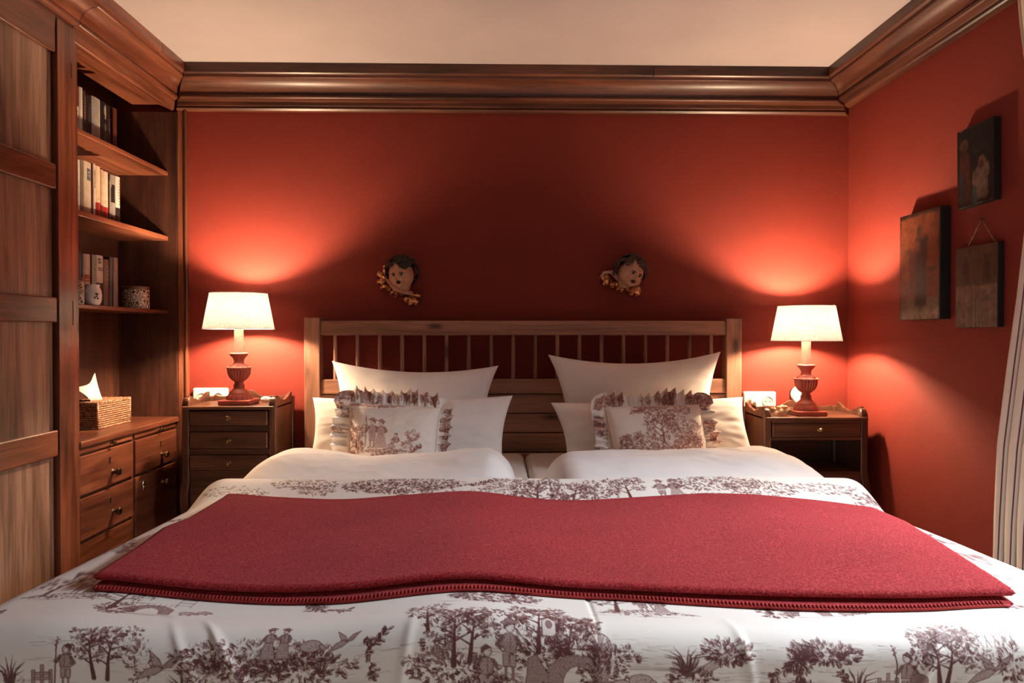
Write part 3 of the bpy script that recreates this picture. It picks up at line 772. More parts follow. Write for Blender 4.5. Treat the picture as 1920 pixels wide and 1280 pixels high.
def nightstand(x0, x1, y0, y1, top, three, label):
    ns = thing('nightstand', ((x0+x1)/2, (y0+y1)/2, 0), label, 'nightstand', 'dark wooden nightstands beside the bed')
    p = 0.030
    bot = top - 0.30 if three else top - 0.235
    MB().box((x0+0.004, y0-0.010, top-0.014), (x1-0.004, y1-0.004, top)).build('table_top', MAT['stand_x'], ns, bevel=0.004)
    for sx, xa in ((0, x0), (1, x1-p)):
        # front post: square above, a curved leg below; its head rises in a rounded ear
        zs = [top+0.036, top+0.030, top+0.006, top-0.02, bot, bot-0.06, bot-0.14, bot-0.24, 0.05, 0.0]
        off = [0.012, 0.004, 0, 0, 0, 0.007, 0.004, -0.004, -0.006, 0.0]
        wid = [0.4, 0.75, 1, 1, 1, 1.15, 0.95, 0.75, 0.72, 0.95]
        m = MB(); vs = []; fs = []
        sg = -1 if sx == 0 else 1
        for z, o, wd_ in zip(zs, off, wid):
            w2 = p * wd_ / 2; cx = xa + p/2 + sg*max(o, -0.02)*(0 if z > bot else 1); cy = y0 + p/2 + (o if z > top else -o*(0 if z > bot else 1))
            vs += [(cx-w2, cy-w2, z), (cx+w2, cy-w2, z), (cx+w2, cy+w2, z), (cx-w2, cy+w2, z)]
        for i in range(len(zs)-1):
            for k in range(4): fs.append((i*4+k, i*4+(k+1) % 4, (i+1)*4+(k+1) % 4, (i+1)*4+k))
        fs += [(0,1,2,3), tuple(len(vs)-1-k for k in range(4))]
        m.add(vs, fs).build('front_leg', MAT['stand_z'], ns, bevel=0.004, smooth=50)
        MB().box((xa, y1-p, 0), (xa+p, y1, top+0.02)).build('back_leg', MAT['stand_z'], ns, bevel=0.004)
        xs = x0+0.004 if sx == 0 else x1-0.018
        # side panel with a waved gallery edge
        pts = [(y0+p, bot)] + [(y0+p + (y1-y0-2*p)*i/24, top + 0.024 + 0.016*math.cos(2*PI*i/24) + (0.006 if 0.3 < i/24 < 0.7 else 0)) for i in range(25)] + [(y1-p, bot)]
        MB().prism(pts, 'x', xs, xs+0.014).build('side_panel', MAT['stand_z'], ns, bevel=0.002)
    MB().prism(scallop(x0+p, x1-p, bot, top+0.046, top+0.016, 0.014), 'y', y1-0.016, y1-0.002).build('back_gallery', MAT['stand_x'], ns, bevel=0.002)
    xa, xb = x0+p+0.0005, x1-p-0.0005
    def rail(z0, z1, nm='rail', dy=0.004):
        MB().box((xa, y0+dy, z0), (xb, y0+0.03, z1)).build(nm, MAT['stand_x'], ns, bevel=0.002)
    if three:
        MB().box((xa, y0+0.03, bot), (xb, y1-0.018, top-0.016)).build('case', MAT['stand_x'], ns)
        zz_ = [(top-0.078, top-0.018), (top-0.170, top-0.104), (top-0.258, top-0.197)]
        for i, (a, b) in enumerate(zz_):
            d = MB().box((xa+0.002, y0-0.004, a), (xb-0.002, y0+0.02, b)).build('drawer', MAT['stand_x'], ns, bevel=0.005)
            knob_y(d, (xa+xb)/2, y0-0.004, (a+b)/2)
        for a, b in ((top-0.103, top-0.079), (top-0.196, top-0.171), (top-0.300, top-0.259)): rail(a, b)
    else:
        d = MB().box((xa+0.002, y0-0.003, top-0.082), (xb-0.002, y0+0.02, top-0.024)).build('drawer', MAT['stand_x'], ns, bevel=0.004)
        knob_y(d, (xa+xb)/2+0.01, y0-0.003, top-0.052, 0.010)
        rail(top-0.024, top-0.014, dy=-0.002); rail(top-0.095, top-0.083)
        MB().box((xa, y0+0.031, top-0.085), (xb, y1-0.018, top-0.072)).build('drawer_floor', MAT['stand_x'], ns)
        MB().box((xa, y0+0.002, bot-0.002), (xb, y1-0.018, bot+0.012)).build('lower_shelf', MAT['stand_x'], ns, bevel=0.003)
    # shaped apron
    n = 24; ap = [(xa, bot-0.001)] + [(xa + (xb-xa)*i/n, bot - 0.024 - 0.085*(abs(2*i/n-1))**3.0 - 0.012*math.cos(2*PI*i/n*2)) for i in range(n+1)] + [(xb, bot-0.001)]
    MB().prism(ap, 'y', y0+0.004, y0+0.018).build('apron', MAT['stand_x'], ns, bevel=0.002)
    return ns
NSL, NSR = 0.758, 0.708
nightstand(-1.268, -0.891, 2.880, 3.150, NSL, True, 'dark wooden nightstand with three drawers between bookcase and bed')
nightstand(1.092, 1.522, 2.880, 3.150, NSR, False, 'dark wooden nightstand with one drawer over an open compartment')

# ------------------------------------------------------------------ lamps
def lamp(x, y, z, label):
    L = thing('table_lamp', (x, y, z), label, 'table lamp', 'lit table lamps on the nightstands')
    c = (x, y, z)
    MB().box((x-0.064, y-0.064, z), (x+0.064, y+0.064, z+0.020)).build('plinth', MAT['terracotta'], L, bevel=0.004)
    MB().lathe([(0.052, 0.0205), (0.050, 0.030), (0.044, 0.038), (0.040, 0.044), (0.001, 0.044)], c, 48, flute=(0, 3, 14, 0.10)).build('petal_foot', MAT['terracotta'], L, smooth=40)
    MB().lathe([(0.039, 0.0445), (0.038, 0.050), (0.029, 0.057), (0.025, 0.062), (0.021, 0.066), (0.0225, 0.072), (0.022, 0.078), (0.018, 0.084), (0.018, 0.092), (0.001, 0.0925)], c, 32).build('stem', MAT['terracotta'], L, smooth=60)
    u = MB().lathe([(0.018, 0.0925), (0.026, 0.098), (0.036, 0.108), (0.0435, 0.121), (0.0465, 0.134), (0.0470, 0.144), (0.0445, 0.149), (0.001, 0.149)], c, 96, flute=(0, 5, 24, 0.085)).build('fluted_urn', MAT['terracotta'], L, smooth=50)
    bd = MB()
    for k in range(26):
        a = 2*PI*k/26
        bd.ball((x + 0.0462*math.cos(a), y + 0.0462*math.sin(a), z + 0.1505), 0.0042, 8, 6)
    bd.build('bead_ring', MAT['terracotta'], u, smooth=True)
    MB().lathe([(0.044, 0.150), (0.040, 0.157), (0.026, 0.163), (0.0205, 0.170), (0.0200, 0.180), (0.024, 0.190), (0.033, 0.199), (0.0365, 0.203), (0.0365, 0.209), (0.032, 0.2125), (0.001, 0.2125)], c, 40).build('neck', MAT['terracotta'], L, smooth=50)
    MB().lathe([(0.0185, 0.2125), (0.0185, 0.335), (0.001, 0.335)], c, 28).build('candle_tube', MAT['tube'], L, smooth=40)
    MB().lathe([(0.013, 0.3355), (0.014, 0.352), (0.001, 0.352)], c, 20).build('bulb_socket', MAT['brass'], L, smooth=40)
    MB().ball((x, y, z+0.378), (0.026, 0.026, 0.027), 16, 12).build('bulb', MAT['bulb'], L, smooth=True)
    n = 72; zb, zt, rb, rt = 0.311, 0.457, 0.1405, 0.1135
    P = np.zeros((9, n, 3))
    for i in range(9):
        t = i/8
        for k in range(n):
            a = 2*PI*k/n
            r = rb + (rt-rb)*t
            P[i, k] = (x + r*math.cos(a), y + r*math.sin(a), z + zb + (zt-zb)*t)
    sh = grid_obj('lamp_shade', P, MAT['shade'], L, wrap=True)
    for rr, hz in ((rb, zb), (rt, zt)):
        MB().tube([(x + rr*math.cos(2*PI*k/48), y + rr*math.sin(2*PI*k/48), z + hz) for k in range(49)], 0.0013, 6, cap=False).build('rim', MAT['shade'], sh, smooth=True)
    sp = MB()
    for k in range(3):
        a = 2*PI*k/3 + 0.4
        sp.tube([(x + 0.013*math.cos(a), y + 0.013*math.sin(a), z+0.350), (x + 0.06*math.cos(a), y + 0.06*math.sin(a), z+0.41), (x + (rt-0.001)*math.cos(a), y + (rt-0.001)*math.sin(a), z+zt)], 0.0012, 5)
    sp.build('shade_carrier', MAT['brass'], sh)
    for k in range(4):
        a = PI/4 + k*PI/2
        MB().ball((x + rt*math.cos(a), y + rt*math.sin(a), z+zt+0.002), 0.003, 8, 6).build('clip', MAT['nickel'], sh, smooth=True)
    return L
LAMP1 = lamp(-1.068, 2.965, NSL + 0.0005, 'lit lamp with linen shade and terracotta urn base left of the headboard')
L2 = copy_tree(LAMP1); L2.location = (1.300, 2.965, NSR + 0.0005)
tag(L2, 'lit lamp with linen shade and terracotta urn base near the corner')
sw = thing('cord_switch', (-0.985, 3.05, NSL), 'small white oval cord switch behind the lamp plinth on the nightstand', 'switch')
MB().ball((-0.985, 3.05, NSL + 0.0125), (0.024, 0.012, 0.012)).build('switch_body', MAT['socket'], sw, smooth=True)
MB().box((-0.991, 3.0385, NSL+0.012), (-0.979, 3.0425, NSL+0.020)).build('rocker', MAT['socket_in'], sw, bevel=0.001)

# sockets on the back wall
def socket(x0, x1, z0, z1, label, plug):
    s = thing('wall_socket', ((x0+x1)/2, YB, z0), label, 'socket', 'white double sockets on the back wall')
    MB().box((x0, YB-0.022, z0), (x1, YB-0.0005, z1)).build('frame', MAT['socket'], s, bevel=0.008, segs=4)
    zc = (z0+z1)/2
    for k in (0, 1):
        xc = x0 + (x1-x0)*(0.27 + 0.47*k)
        def ring(prof, nm, mat, par, yy):
            m = MB().lathe(prof, n=32); m.v = [(xc + p[0], yy - p[2], zc + p[1]) for p in m.v]
            return m.build(nm, mat, par, smooth=40)
        ri = ring([(0.025, 0), (0.025, 0.003), (0.0215, 0.004), (0.0205, 0.001), (0.001, 0.0008)], 'insert', MAT['socket_in'], s, YB-0.022)
        for dx in (-0.0095, 0.0095):
            m = MB().lathe([(0.0028, 0), (0.0028, 0.0006), (0.001, 0.0007)], n=10)
            m.v = [(xc + dx + p[0], YB-0.0228 - p[2], zc + p[1]) for p in m.v]; m.build('pin_hole', MAT['black'], ri)
        if plug and k == 0:
            ring([(0.019, 0.001), (0.019, 0.020), (0.016, 0.032), (0.008, 0.034), (0.006, 0.050), (0.001, 0.051)], 'plug', MAT['socket'], s, YB-0.022)
    return s
socket(-1.342, -1.188, 0.722, 0.810, 'white double wall socket behind the three-drawer nightstand', False)
socket(1.104, 1.251, 0.702, 0.790, 'white double wall socket with a plug beside the headboard post', True)
m = MB().lathe([(0.040, 0), (0.040, 0.010), (0.036, 0.015), (0.020, 0.017), (0.001, 0.0175)], n=40)
wc = thing('wall_cover', (1.362, YB, 0.774), 'round white wall cover behind the lamp near the corner', 'wall cover')
m.v = [(1.362 + p[0], YB - 0.0005 - p[2], 0.774 + p[1]) for p in m.v]
m.build('disc', MAT['socket'], wc, smooth=40)
m = MB().lathe([(0.043, 0), (0.043, 0.004), (0.0405, 0.005)], n=40, close=False)
m.v = [(1.362 + p[0], YB - 0.0005 - p[2], 0.774 + p[1]) for p in m.v]
m.build('backing_ring', MAT['bronze'], wc, smooth=40)

# glass dish of wrapped sweets
dz = NSR + 0.0006
dish = thing('glass_dish', (1.178, 2.925, dz), 'small cut-glass dish on the nightstand in front of the socket', 'dish')
MB().lathe([(0.028, 0), (0.034, 0.004), (0.048, 0.020), (0.054, 0.034), (0.0525, 0.034), (0.046, 0.021), (0.032, 0.007), (0.001, 0.005)], (1.178, 2.945, dz), 40, flute=(1, 5, 16, 0.07)).build('bowl', MAT['cut_glass'], dish, smooth=45)
rr = random.Random(3)
SW = [plain('sweet_a', (0.74, 0.58, 0.42), 0.25), plain('sweet_b', (0.70, 0.36, 0.20), 0.25), plain('sweet_c', (0.80, 0.74, 0.62), 0.25)]
for k in range(11):
    a = k * 2.4; r = 0.008 + 0.034 * math.sqrt((k % 7) / 7)
    s = MB(); cx, cy, cz = 1.178 + r*math.cos(a), 2.945 + r*math.sin(a), dz + 0.020 + 0.012*(k > 6) + 0.006*rr.random()
    rot = Matrix.Rotation(rr.random()*3, 3, 'Z') @ Matrix.Rotation(rr.random()*0.6, 3, 'Y')
    s.ball((cx, cy, cz), (0.012, 0.0085, 0.0075), 10, 7, rot)
    o = s.build('sweet', SW[k % 3], None, smooth=True)
    tag(o, 'wrapped sweet heaped in the cut-glass dish on the nightstand', 'sweet', 'wrapped sweets in the glass dish')

# ------------------------------------------------------------------ bed
BX = 0.118                       # centre line of the bed
bed = thing('bed', (BX, 2.1, 0), 'wide stained pine bed with spindle headboard against the red wall', 'bed')
HY = 3.09
for xa, xb, zt in ((-0.834, -0.766, 1.119), (1.003, 1.071, 1.116)):
    MB().box((xa, HY, 0), (xb, HY+0.066, zt)).build('headboard_post', MAT['pine_z'], bed, bevel=0.004)
MB().box((-0.766, HY+0.008, 1.0425), (1.003, HY+0.050, 1.106)).build('headboard_rail', MAT['pine_x'], bed, bevel=0.004)
MB().box((-0.766, HY+0.008, 0.787), (1.003, HY+0.050, 0.851)).build('headboard_rail', MAT['pine_x'], bed, bevel=0.004)
for i in range(18):
    x = -0.7065 + i * (0.944 + 0.7065) / 17
    MB().lathe([(0.0085, 0.850), (0.0085, 1.043)], (x, HY+0.029, 0), 12).build('spindle', MAT['pine_z'], bed, smooth=40)
for i in range(5):
    MB().box((-0.766, HY+0.016, 0.36+i*0.0855), (1.003, HY+0.040, 0.36+(i+1)*0.0855-0.003)).build('headboard_plank', MAT['pine_x'], bed, bevel=0.003)
for xa in (-0.80, 1.01):
    MB().box((xa, 1.09, 0.18), (xa+0.03, HY, 0.36)).build('side_rail', MAT['pine_y'], bed, bevel=0.004)
MB().box((-0.80, 1.06, 0.18), (1.04, 1.0895, 0.36)).build('foot_rail', MAT['pine_x'], bed, bevel=0.004)
for xa in (-0.80, 0.98):
    MB().box((xa, 1.0, 0), (xa+0.06, 1.0595, 0.40)).build('foot_leg', MAT['pine_z'], bed, bevel=0.004)
for i in range(9):
    MB().box((-0.769, 1.2+i*0.21, 0.26), (1.009, 1.27+i*0.21, 0.28)).build('slat', MAT['pine_x'], bed)

MATT_T = 0.535
for xa, xb, lb in ((-0.766, 0.116, 'white covered mattress under the duvet next to the three-drawer nightstand'), (0.120, 1.002, 'white covered mattress under the duvet nearer to the pictures')):
    o = MB().box((xa, 1.10, 0.282), (xb, 3.075, MATT_T)).build('mattress', MAT['white_sheet'], bevel=0.03, segs=4, smooth=40)
    tag(o, lb, 'mattress', 'mattresses on the bed')

# top of the bedding, from the measured edge lines
FX = [-0.98, -0.85, -0.65, -0.50, -0.37, -0.243, -0.114, -0.028, 0.06, 0.145, 0.317, 0.49, 0.66, 0.82, 0.98, 1.2]
FZ = [0.612, 0.618, 0.628, 0.613, 0.609, 0.617, 0.633, 0.637, 0.625, 0.616, 0.609, 0.605, 0.606, 0.612, 0.600, 0.590]
KX = [-0.98, -0.85, -0.71, -0.606, -0.41, -0.24, -0.073, 0.095, 0.21, 0.35, 0.49, 0.656, 0.867, 0.99, 1.2]
KZ = [0.590, 0.594, 0.603, 0.592, 0.582, 0.595, 0.606, 0.581, 0.575, 0.583, 0.591, 0.601, 0.588, 0.575, 0.570]
def csmooth(x, X, Z):
    xs = np.linspace(-1.2, 1.4, 521); z = np.interp(xs, X, Z)
    k = np.hanning(41); k /= k.sum(); z = np.convolve(np.pad(z, 20, 'edge'), k, 'valid')
    return np.interp(x, xs, z)
def S(x, y):
    x = np.asarray(x, float); y = np.asarray(y, float)
    t = np.clip((y - 1.12) / 0.76, -0.1, 1.25)
    z = csmooth(x, FX, FZ) * (1-t) + csmooth(x, KX, KZ) * t
    k = np.clip((y - 1.86) / 0.22, 0, 1); k = k*k*(3-2*k)
    z = z + k * (0.644 - z) * 0.92
    return z + 0.003 * smoothnoise(x + 5, y + 5, 3, 5.0)
RX, RY = 0.085, 0.045            # rounding at the sides and at the foot
HX = 0.885                       # flat half width
YFT = 1.065                      # where the foot rounding starts
def wrap_u(u):
    """arc length across the bed -> (x, drop)"""
    a = np.abs(u); sgn = np.sign(u)
    arcl = RX * PI / 2
    th = np.clip((a - HX) / RX, 0, PI/2)
    x = np.minimum(a, HX) + RX * np.sin(th)
    d = RX * (1 - np.cos(th)) + np.maximum(a - HX - arcl, 0)
    x = x + 0.02 * np.clip((a - HX - arcl) / 0.3, 0, 1)
    return BX + sgn * x, d
def wrap_v(v):
    """arc length towards the foot, 0 at the foot rounding -> (y, drop)"""
    th = np.clip(v / RY, 0, PI/2)
    y = YFT - np.minimum(v, 0) - RY * np.sin(th)
    d = RY * (1 - np.cos(th)) + np.maximum(v - RY*PI/2, 0)
    return y, d
def cover(u, v, lift=0.0):
    x, du = wrap_u(u); y, dv = wrap_v(v)
    z = S(x, np.maximum(y, 1.0)) - du - dv + lift
    z = np.maximum(z, 0.16)
    fold = np.clip(dv / 0.06, 0, 1)
    y = y - fold * (0.006 * smoothnoise(x + 3, z * 0.3 + 9, 8, 7.0) + 0.004 * smoothnoise(x * 1.0 + 1, z + 2, 9, 14.0))
    sf = np.clip(du / 0.08, 0, 1)
    x = x + np.sign(u) * sf * 0.010 * smoothnoise(y, z, 12, 6.0)
    return np.stack([x, y, z], -1)

# ------------------------------------------------------------------ ink drawing for the toile prints (units: centimetres)
class Ink:
    def __init__(s, x0, x1, y0, y1, R, seed=1):
        s.x0, s.y0, s.R = x0, y0, R
        s.a = np.zeros((int((y1-y0)*R)+1, int((x1-x0)*R)+1), np.float32)
        s.r = random.Random(seed)
    def win(s, xa, xb, ya, yb):
        i0 = max(int((ya - s.y0)*s.R) - 1, 0); i1 = min(int((yb - s.y0)*s.R) + 2, s.a.shape[0])
        j0 = max(int((xa - s.x0)*s.R) - 1, 0); j1 = min(int((xb - s.x0)*s.R) + 2, s.a.shape[1])
        if i0 >= i1 or j0 >= j1: return None
        Y = (np.arange(i0, i1)/s.R + s.y0)[:, None]; X = (np.arange(j0, j1)/s.R + s.x0)[None, :]
        return (slice(i0, i1), slice(j0, j1)), X, Y
    def seg(s, x0, y0, x1, y1, w0=0.05, w1=None, k=0.9):
        if w1 is None: w1 = w0
        m = max(w0, w1) + 1.5/s.R
        q = s.win(min(x0,x1)-m, max(x0,x1)+m, min(y0,y1)-m, max(y0,y1)+m)
        if q is None: return
        sl, X, Y = q
        dx, dy = x1-x0, y1-y0; L2 = dx*dx+dy*dy+1e-9
        t = np.clip(((X-x0)*dx + (Y-y0)*dy)/L2, 0, 1)
        d = np.hypot(X-x0-t*dx, Y-y0-t*dy)
        c = np.clip(((w0+(w1-w0)*t) - d)*s.R + 0.5, 0, 1)*k
        np.maximum(s.a[sl], c, out=s.a[sl])
    def line(s, pts, w=0.05, k=0.9, w1=None):
        n = len(pts)-1
        for i in range(n):
            a = w if w1 is None else w + (w1-w)*i/n; b = w if w1 is None else w + (w1-w)*(i+1)/n
            s.seg(*pts[i], *pts[i+1], a, b, k)
    def leaf(s, x, y, L, th, w=None, k=0.85, fill=0.22):
        w = w or L*0.24
        dx, dy = math.cos(th), math.sin(th)
        q = s.win(min(x, x+L*dx)-w, max(x, x+L*dx)+w, min(y, y+L*dy)-w, max(y, y+L*dy)+w)
        if q is None: return
        sl, X, Y = q
        t = ((X-x)*dx + (Y-y)*dy)/L; p = -(X-x)*dy + (Y-y)*dx
        hw = w*np.sqrt(np.clip(4*t*(1-t), 0, 1)); inside = np.clip((hw-np.abs(p))*s.R+0.3, 0, 1)*((t > 0)&(t < 1))
        shade = fill + (k-fill)*((np.abs(p) > hw-max(0.035, 0.8/s.R)) | (np.abs(p+0.1*w) < 0.03) | ((p < -0.35*w)))
        np.maximum(s.a[sl], inside*shade, out=s.a[sl])
    def poly(s, pts, fill=0.35, edge=0.85, hatch=0.0, w=0.05, clear=False):
        xs = [p[0] for p in pts]; ys = [p[1] for p in pts]
        q = s.win(min(xs), max(xs), min(ys), max(ys))
        if q is not None:
            sl, X, Y = q
            ins = np.zeros((Y.shape[0], X.shape[1]), bool); n = len(pts)
            for i in range(n):
                xa, ya = pts[i]; xb, yb = pts[(i+1) % n]
                if ya == yb: continue
                ins ^= ((ya > Y) != (yb > Y)) & (X < (xb-xa)*(Y-ya)/(yb-ya)+xa)
            f = np.full(ins.shape, fill, np.float32)
            if hatch:
                f = np.where(((X*1.3+Y) % 0.34) < 0.13, fill*0.55+hatch*1.6, fill*0.55)
            if clear: s.a[sl] = np.where(ins, f, s.a[sl])
            else: s.a[sl] = np.where(ins, np.maximum(s.a[sl], f), s.a[sl])
        if edge: s.line(list(pts)+[pts[0]], w, edge)
    def disc(s, x, y, rx, ry, fill=0.1, edge=0.8, clear=True, n=16, rot=0):
        c, q = math.cos(rot), math.sin(rot)
        s.poly([(x+rx*math.cos(2*PI*i/n)*c-ry*math.sin(2*PI*i/n)*q, y+rx*math.cos(2*PI*i/n)*q+ry*math.sin(2*PI*i/n)*c) for i in range(n)], fill, edge, clear=clear)
    # ---- motifs
    def clump(s, x, y, rx, ry, n, L=0.9, k=0.8):
        r = s.r
        for _ in range(int(n*1.35)):
            a = r.random()*2*PI; d = math.sqrt(r.random())
            px, py = x+rx*d*math.cos(a), y+ry*d*math.sin(a)
            th = math.atan2(py-y+0.2*ry, (px-x)*0.8) + r.gauss(0, 0.7)
            kk = k*(0.65 + 0.5*r.random())*(1.0 - 0.25*(py-y)/ry)
            s.leaf(px, py, L*(0.55+0.7*r.random()), th, k=min(1, kk*1.15), fill=0.20*kk)
        for _ in range(int(n*1.1)):
            a = r.random()*2*PI; d = math.sqrt(r.random())*1.08
            px, py = x+rx*d*math.cos(a), y+ry*d*math.sin(a); th = r.gauss(PI/2, 0.9); l_ = L*(0.3+0.5*r.random())
            s.line([(px, py), (px+0.5*l_*math.cos(th), py+0.5*l_*math.sin(th)), (px+l_*math.cos(th+0.5), py+l_*math.sin(th+0.5))], 0.035, 0.55+0.3*r.random(), 0.015)
    def tuft(s, x, y, h, n=9, spread=1.0, k=0.8):
        for i in range(n):
            t = (i/(n-1)-0.5)*2*spread + s.r.gauss(0, 0.12)
            L = h*(0.6+0.5*s.r.random())
            pts = [(x+0.25*t*h*0.3, y), (x+t*0.30*L, y+0.6*L), (x+t*0.75*L, y+L*(1-0.28*abs(t)))]
            s.line(pts, 0.09*h/2.2, k, 0.015)
    def ground(s, x, y, w, n=8, k=0.5):
        for i in range(n):
            a = x + (s.r.random()-0.5)*w; L = w*(0.12+0.25*s.r.random()); yy = y + s.r.gauss(0, 0.25)
            s.seg(a-L/2, yy, a+L/2, yy+s.r.gauss(0, 0.05), 0.035, 0.015, k*(0.5+0.6*s.r.random()))
    def mound(s, x, y, w, h, n=60):
        r = s.r
        for i in range(n):
            t = (r.random()-0.5)*2; yy = y + h*(1-t*t)*r.random()
            xx = x + t*w/2; L = 0.5+1.1*r.random()
            s.line([(xx, yy), (xx+L*0.5, yy+0.18), (xx+L, yy+0.05-0.3*t)], 0.05, 0.45+0.45*r.random(), 0.02)
        s.clump(x, y+h*0.3, w*0.42, h*0.45, int(n*0.7), 0.8, 0.7)
    def tree(s, x, y, h, lean=0.0, dens=1.0, L=0.8):
        r = s.r
        top = (x+lean*h, y+h)
        s.line([(x, y), (x+lean*h*0.3, y+h*0.35), (x+lean*h*0.55, y+h*0.62), top], 0.055*h, 0.85, 0.03)
        
        for i in range(6):
            t = 0.4+0.6*i/5; bx, by = x+lean*h*t*0.9, y+h*t
            d = (1 if i % 2 else -1)*(0.30+0.18*r.random())*h
            ex, ey = bx+d, by+0.14*h*(0.5+r.random())
            s.line([(bx, by-0.06*h), ((bx+ex)/2, (by+ey)/2-0.02*h), (ex, ey)], 0.022*h, 0.8, 0.012)
            s.clump(ex, ey, 0.19*h, 0.13*h, int(17*dens), L, 0.75)
        s.clump(top[0], top[1], 0.22*h, 0.15*h, int(24*dens), L, 0.75)
    def spray(s, x, y, pts, L=1.0, n=26):
        P_ = [(x+a, y+b) for a, b in pts]; s.line(P_, 0.06, 0.85, 0.03)
        m = len(P_)-1
        for i in range(n):
            t = s.r.random()*m; j = min(int(t), m-1); f = t-j
            px = P_[j][0]*(1-f)+P_[j+1][0]*f; py = P_[j][1]*(1-f)+P_[j+1][1]*f
            th = math.atan2(P_[j+1][1]-P_[j][1], P_[j+1][0]-P_[j][0]) + s.r.choice((-1, 1))*(0.5+0.8*s.r.random())
            s.leaf(px, py, L*(0.6+0.6*s.r.random()), th, w=L*0.26, k=0.9, fill=0.2)
    def person(s, x, y, h, face=1, seated=False, skirt=False, hat=True, staff=False):
        """standing or seated figure; face=+1 looks right"""
        f = face; u = h/8.0
        hip = y + (2.2*u if seated else 3.6*u); sh = hip + 2.6*u; hd = sh + 1.1*u
        if skirt:
            s.poly([(x-1.0*u, hip+0.4*u), (x-1.9*u, y), (x+1.9*u*f if f > 0 else x+1.9*u, y), (x+0.9*u, hip+0.4*u)], 0.30, 0.8, 0.25, clear=True)
            for i in range(5): s.line([(x-0.6*u+0.3*u*i, hip), (x-1.4*u+0.7*u*i, y+0.2*u)], 0.035, 0.7)
        elif seated:
            s.poly([(x-0.8*u, hip+0.5*u), (x+2.0*u*f, hip+0.6*u), (x+2.2*u*f, hip-0.3*u), (x-0.8*u, hip-0.4*u)], 0.4, 0.85, 0.25, clear=True)
            s.line([(x+1.9*u*f, hip+0.2*u), (x+1.8*u*f, y+0.3*u), (x+2.4*u*f, y)], 0.32*u, 0.6)
        else:
            for dx in (-0.45, 0.5):
                s.poly([(x+dx*u-0.45*u, hip), (x+dx*u-0.40*u, hip-1.7*u), (x+dx*u+0.35*u, hip-1.7*u), (x+dx*u+0.45*u, hip)], 0.45, 0.85, 0.2, clear=True)
                s.line([(x+dx*u, hip-1.7*u), (x+dx*u*1.1, y+0.2*u), (x+dx*u*1.1+0.55*u*f, y)], 0.20*u, 0.55)
        s.poly([(x-0.95*u, hip+0.3*u), (x-1.05*u, sh-0.3*u), (x-0.5*u, sh+0.2*u), (x+0.5*u, sh+0.2*u), (x+1.05*u, sh-0.3*u), (x+0.9*u, hip+0.3*u)], 0.42, 0.9, 0.3, clear=True)
        s.line([(x+0.1*u*f, sh), (x+0.2*u*f, hip+0.4*u)], 0.05, 0.85)
        for sg in (-1, 1):
            el = (x+sg*1.65*u, sh-1.3*u); hnd = (x+(1.9*u*f if sg == f else sg*0.9*u), sh-1.9*u+ (0.8*u if sg == f else 0))
            s.line([(x+sg*0.95*u, sh-0.25*u), el, hnd], 0.34*u, 0.62); s.line([(x+sg*0.95*u, sh-0.25*u), el, hnd], 0.06*u, 0.9)
            s.disc(hnd[0], hnd[1], 0.26*u, 0.22*u, 0.12, 0.75)
        s.line([(x, sh+0.1*u), (x+0.05*u*f, hd-0.5*u)], 0.28*u, 0.25)
        s.disc(x+0.1*u*f, hd, 0.62*u, 0.75*u, 0.10, 0.85)
        s.poly([(x-0.75*u, hd-0.35*u), (x-0.8*u, hd+0.5*u), (x-0.1*u, hd+0.95*u), (x+0.65*u, hd+0.55*u), (x+0.1*u, hd+0.35*u), (x-0.35*u*f, hd+0.1*u)] if f > 0 else
               [(x+0.75*u, hd-0.35*u), (x+0.8*u, hd+0.5*u), (x+0.1*u, hd+0.95*u), (x-0.65*u, hd+0.55*u), (x-0.1*u, hd+0.35*u), (x+0.35*u, hd+0.1*u)], 0.75, 0.9, 0)
        s.seg(x+0.35*u*f, hd+0.12*u, x+0.45*u*f, hd+0.10*u, 0.05, k=0.8); s.seg(x+0.35*u*f, hd-0.30*u, x+0.5*u*f, hd-0.32*u, 0.04, k=0.8)
        if hat:
            s.disc(x, hd+0.75*u, 1.25*u, 0.28*u, 0.5, 0.9, rot=0.15*f); s.disc(x-0.05*u, hd+1.0*u, 0.6*u, 0.42*u, 0.55, 0.9)
        if staff:
            s.line([(x+2.0*u*f, y+0.2*u), (x+1.75*u*f, sh), (x+2.1*u*f, hd+1.6*u)], 0.07*u+0.03, 0.85)
            for i in range(5): s.leaf(x+2.0*u*f, hd+0.4*u+0.35*u*i, 0.5*u, (0.7 if i % 2 else 2.4), k=0.8)
    def sheep(s, x, y, L, f=1):
        for dx in (-0.32, -0.2, 0.2, 0.3): s.seg(x+dx*L, y+0.3*L, x+dx*L, y, 0.035*L, k=0.75)
        s.disc(x, y+0.38*L, 0.46*L, 0.24*L, 0.30, 0.85)
        for _ in range(22):
            a = s.r.random()*2*PI; d = math.sqrt(s.r.random())*0.8
            s.seg(x+0.44*L*d*math.cos(a), y+0.38*L+0.22*L*d*math.sin(a), x+0.44*L*d*math.cos(a)+0.1*L, y+0.36*L+0.22*L*d*math.sin(a), 0.035, 0.02, 0.7)
        s.disc(x+0.50*L*f, y+0.30*L, 0.16*L, 0.09*L, 0.35, 0.85, rot=-0.7*f)
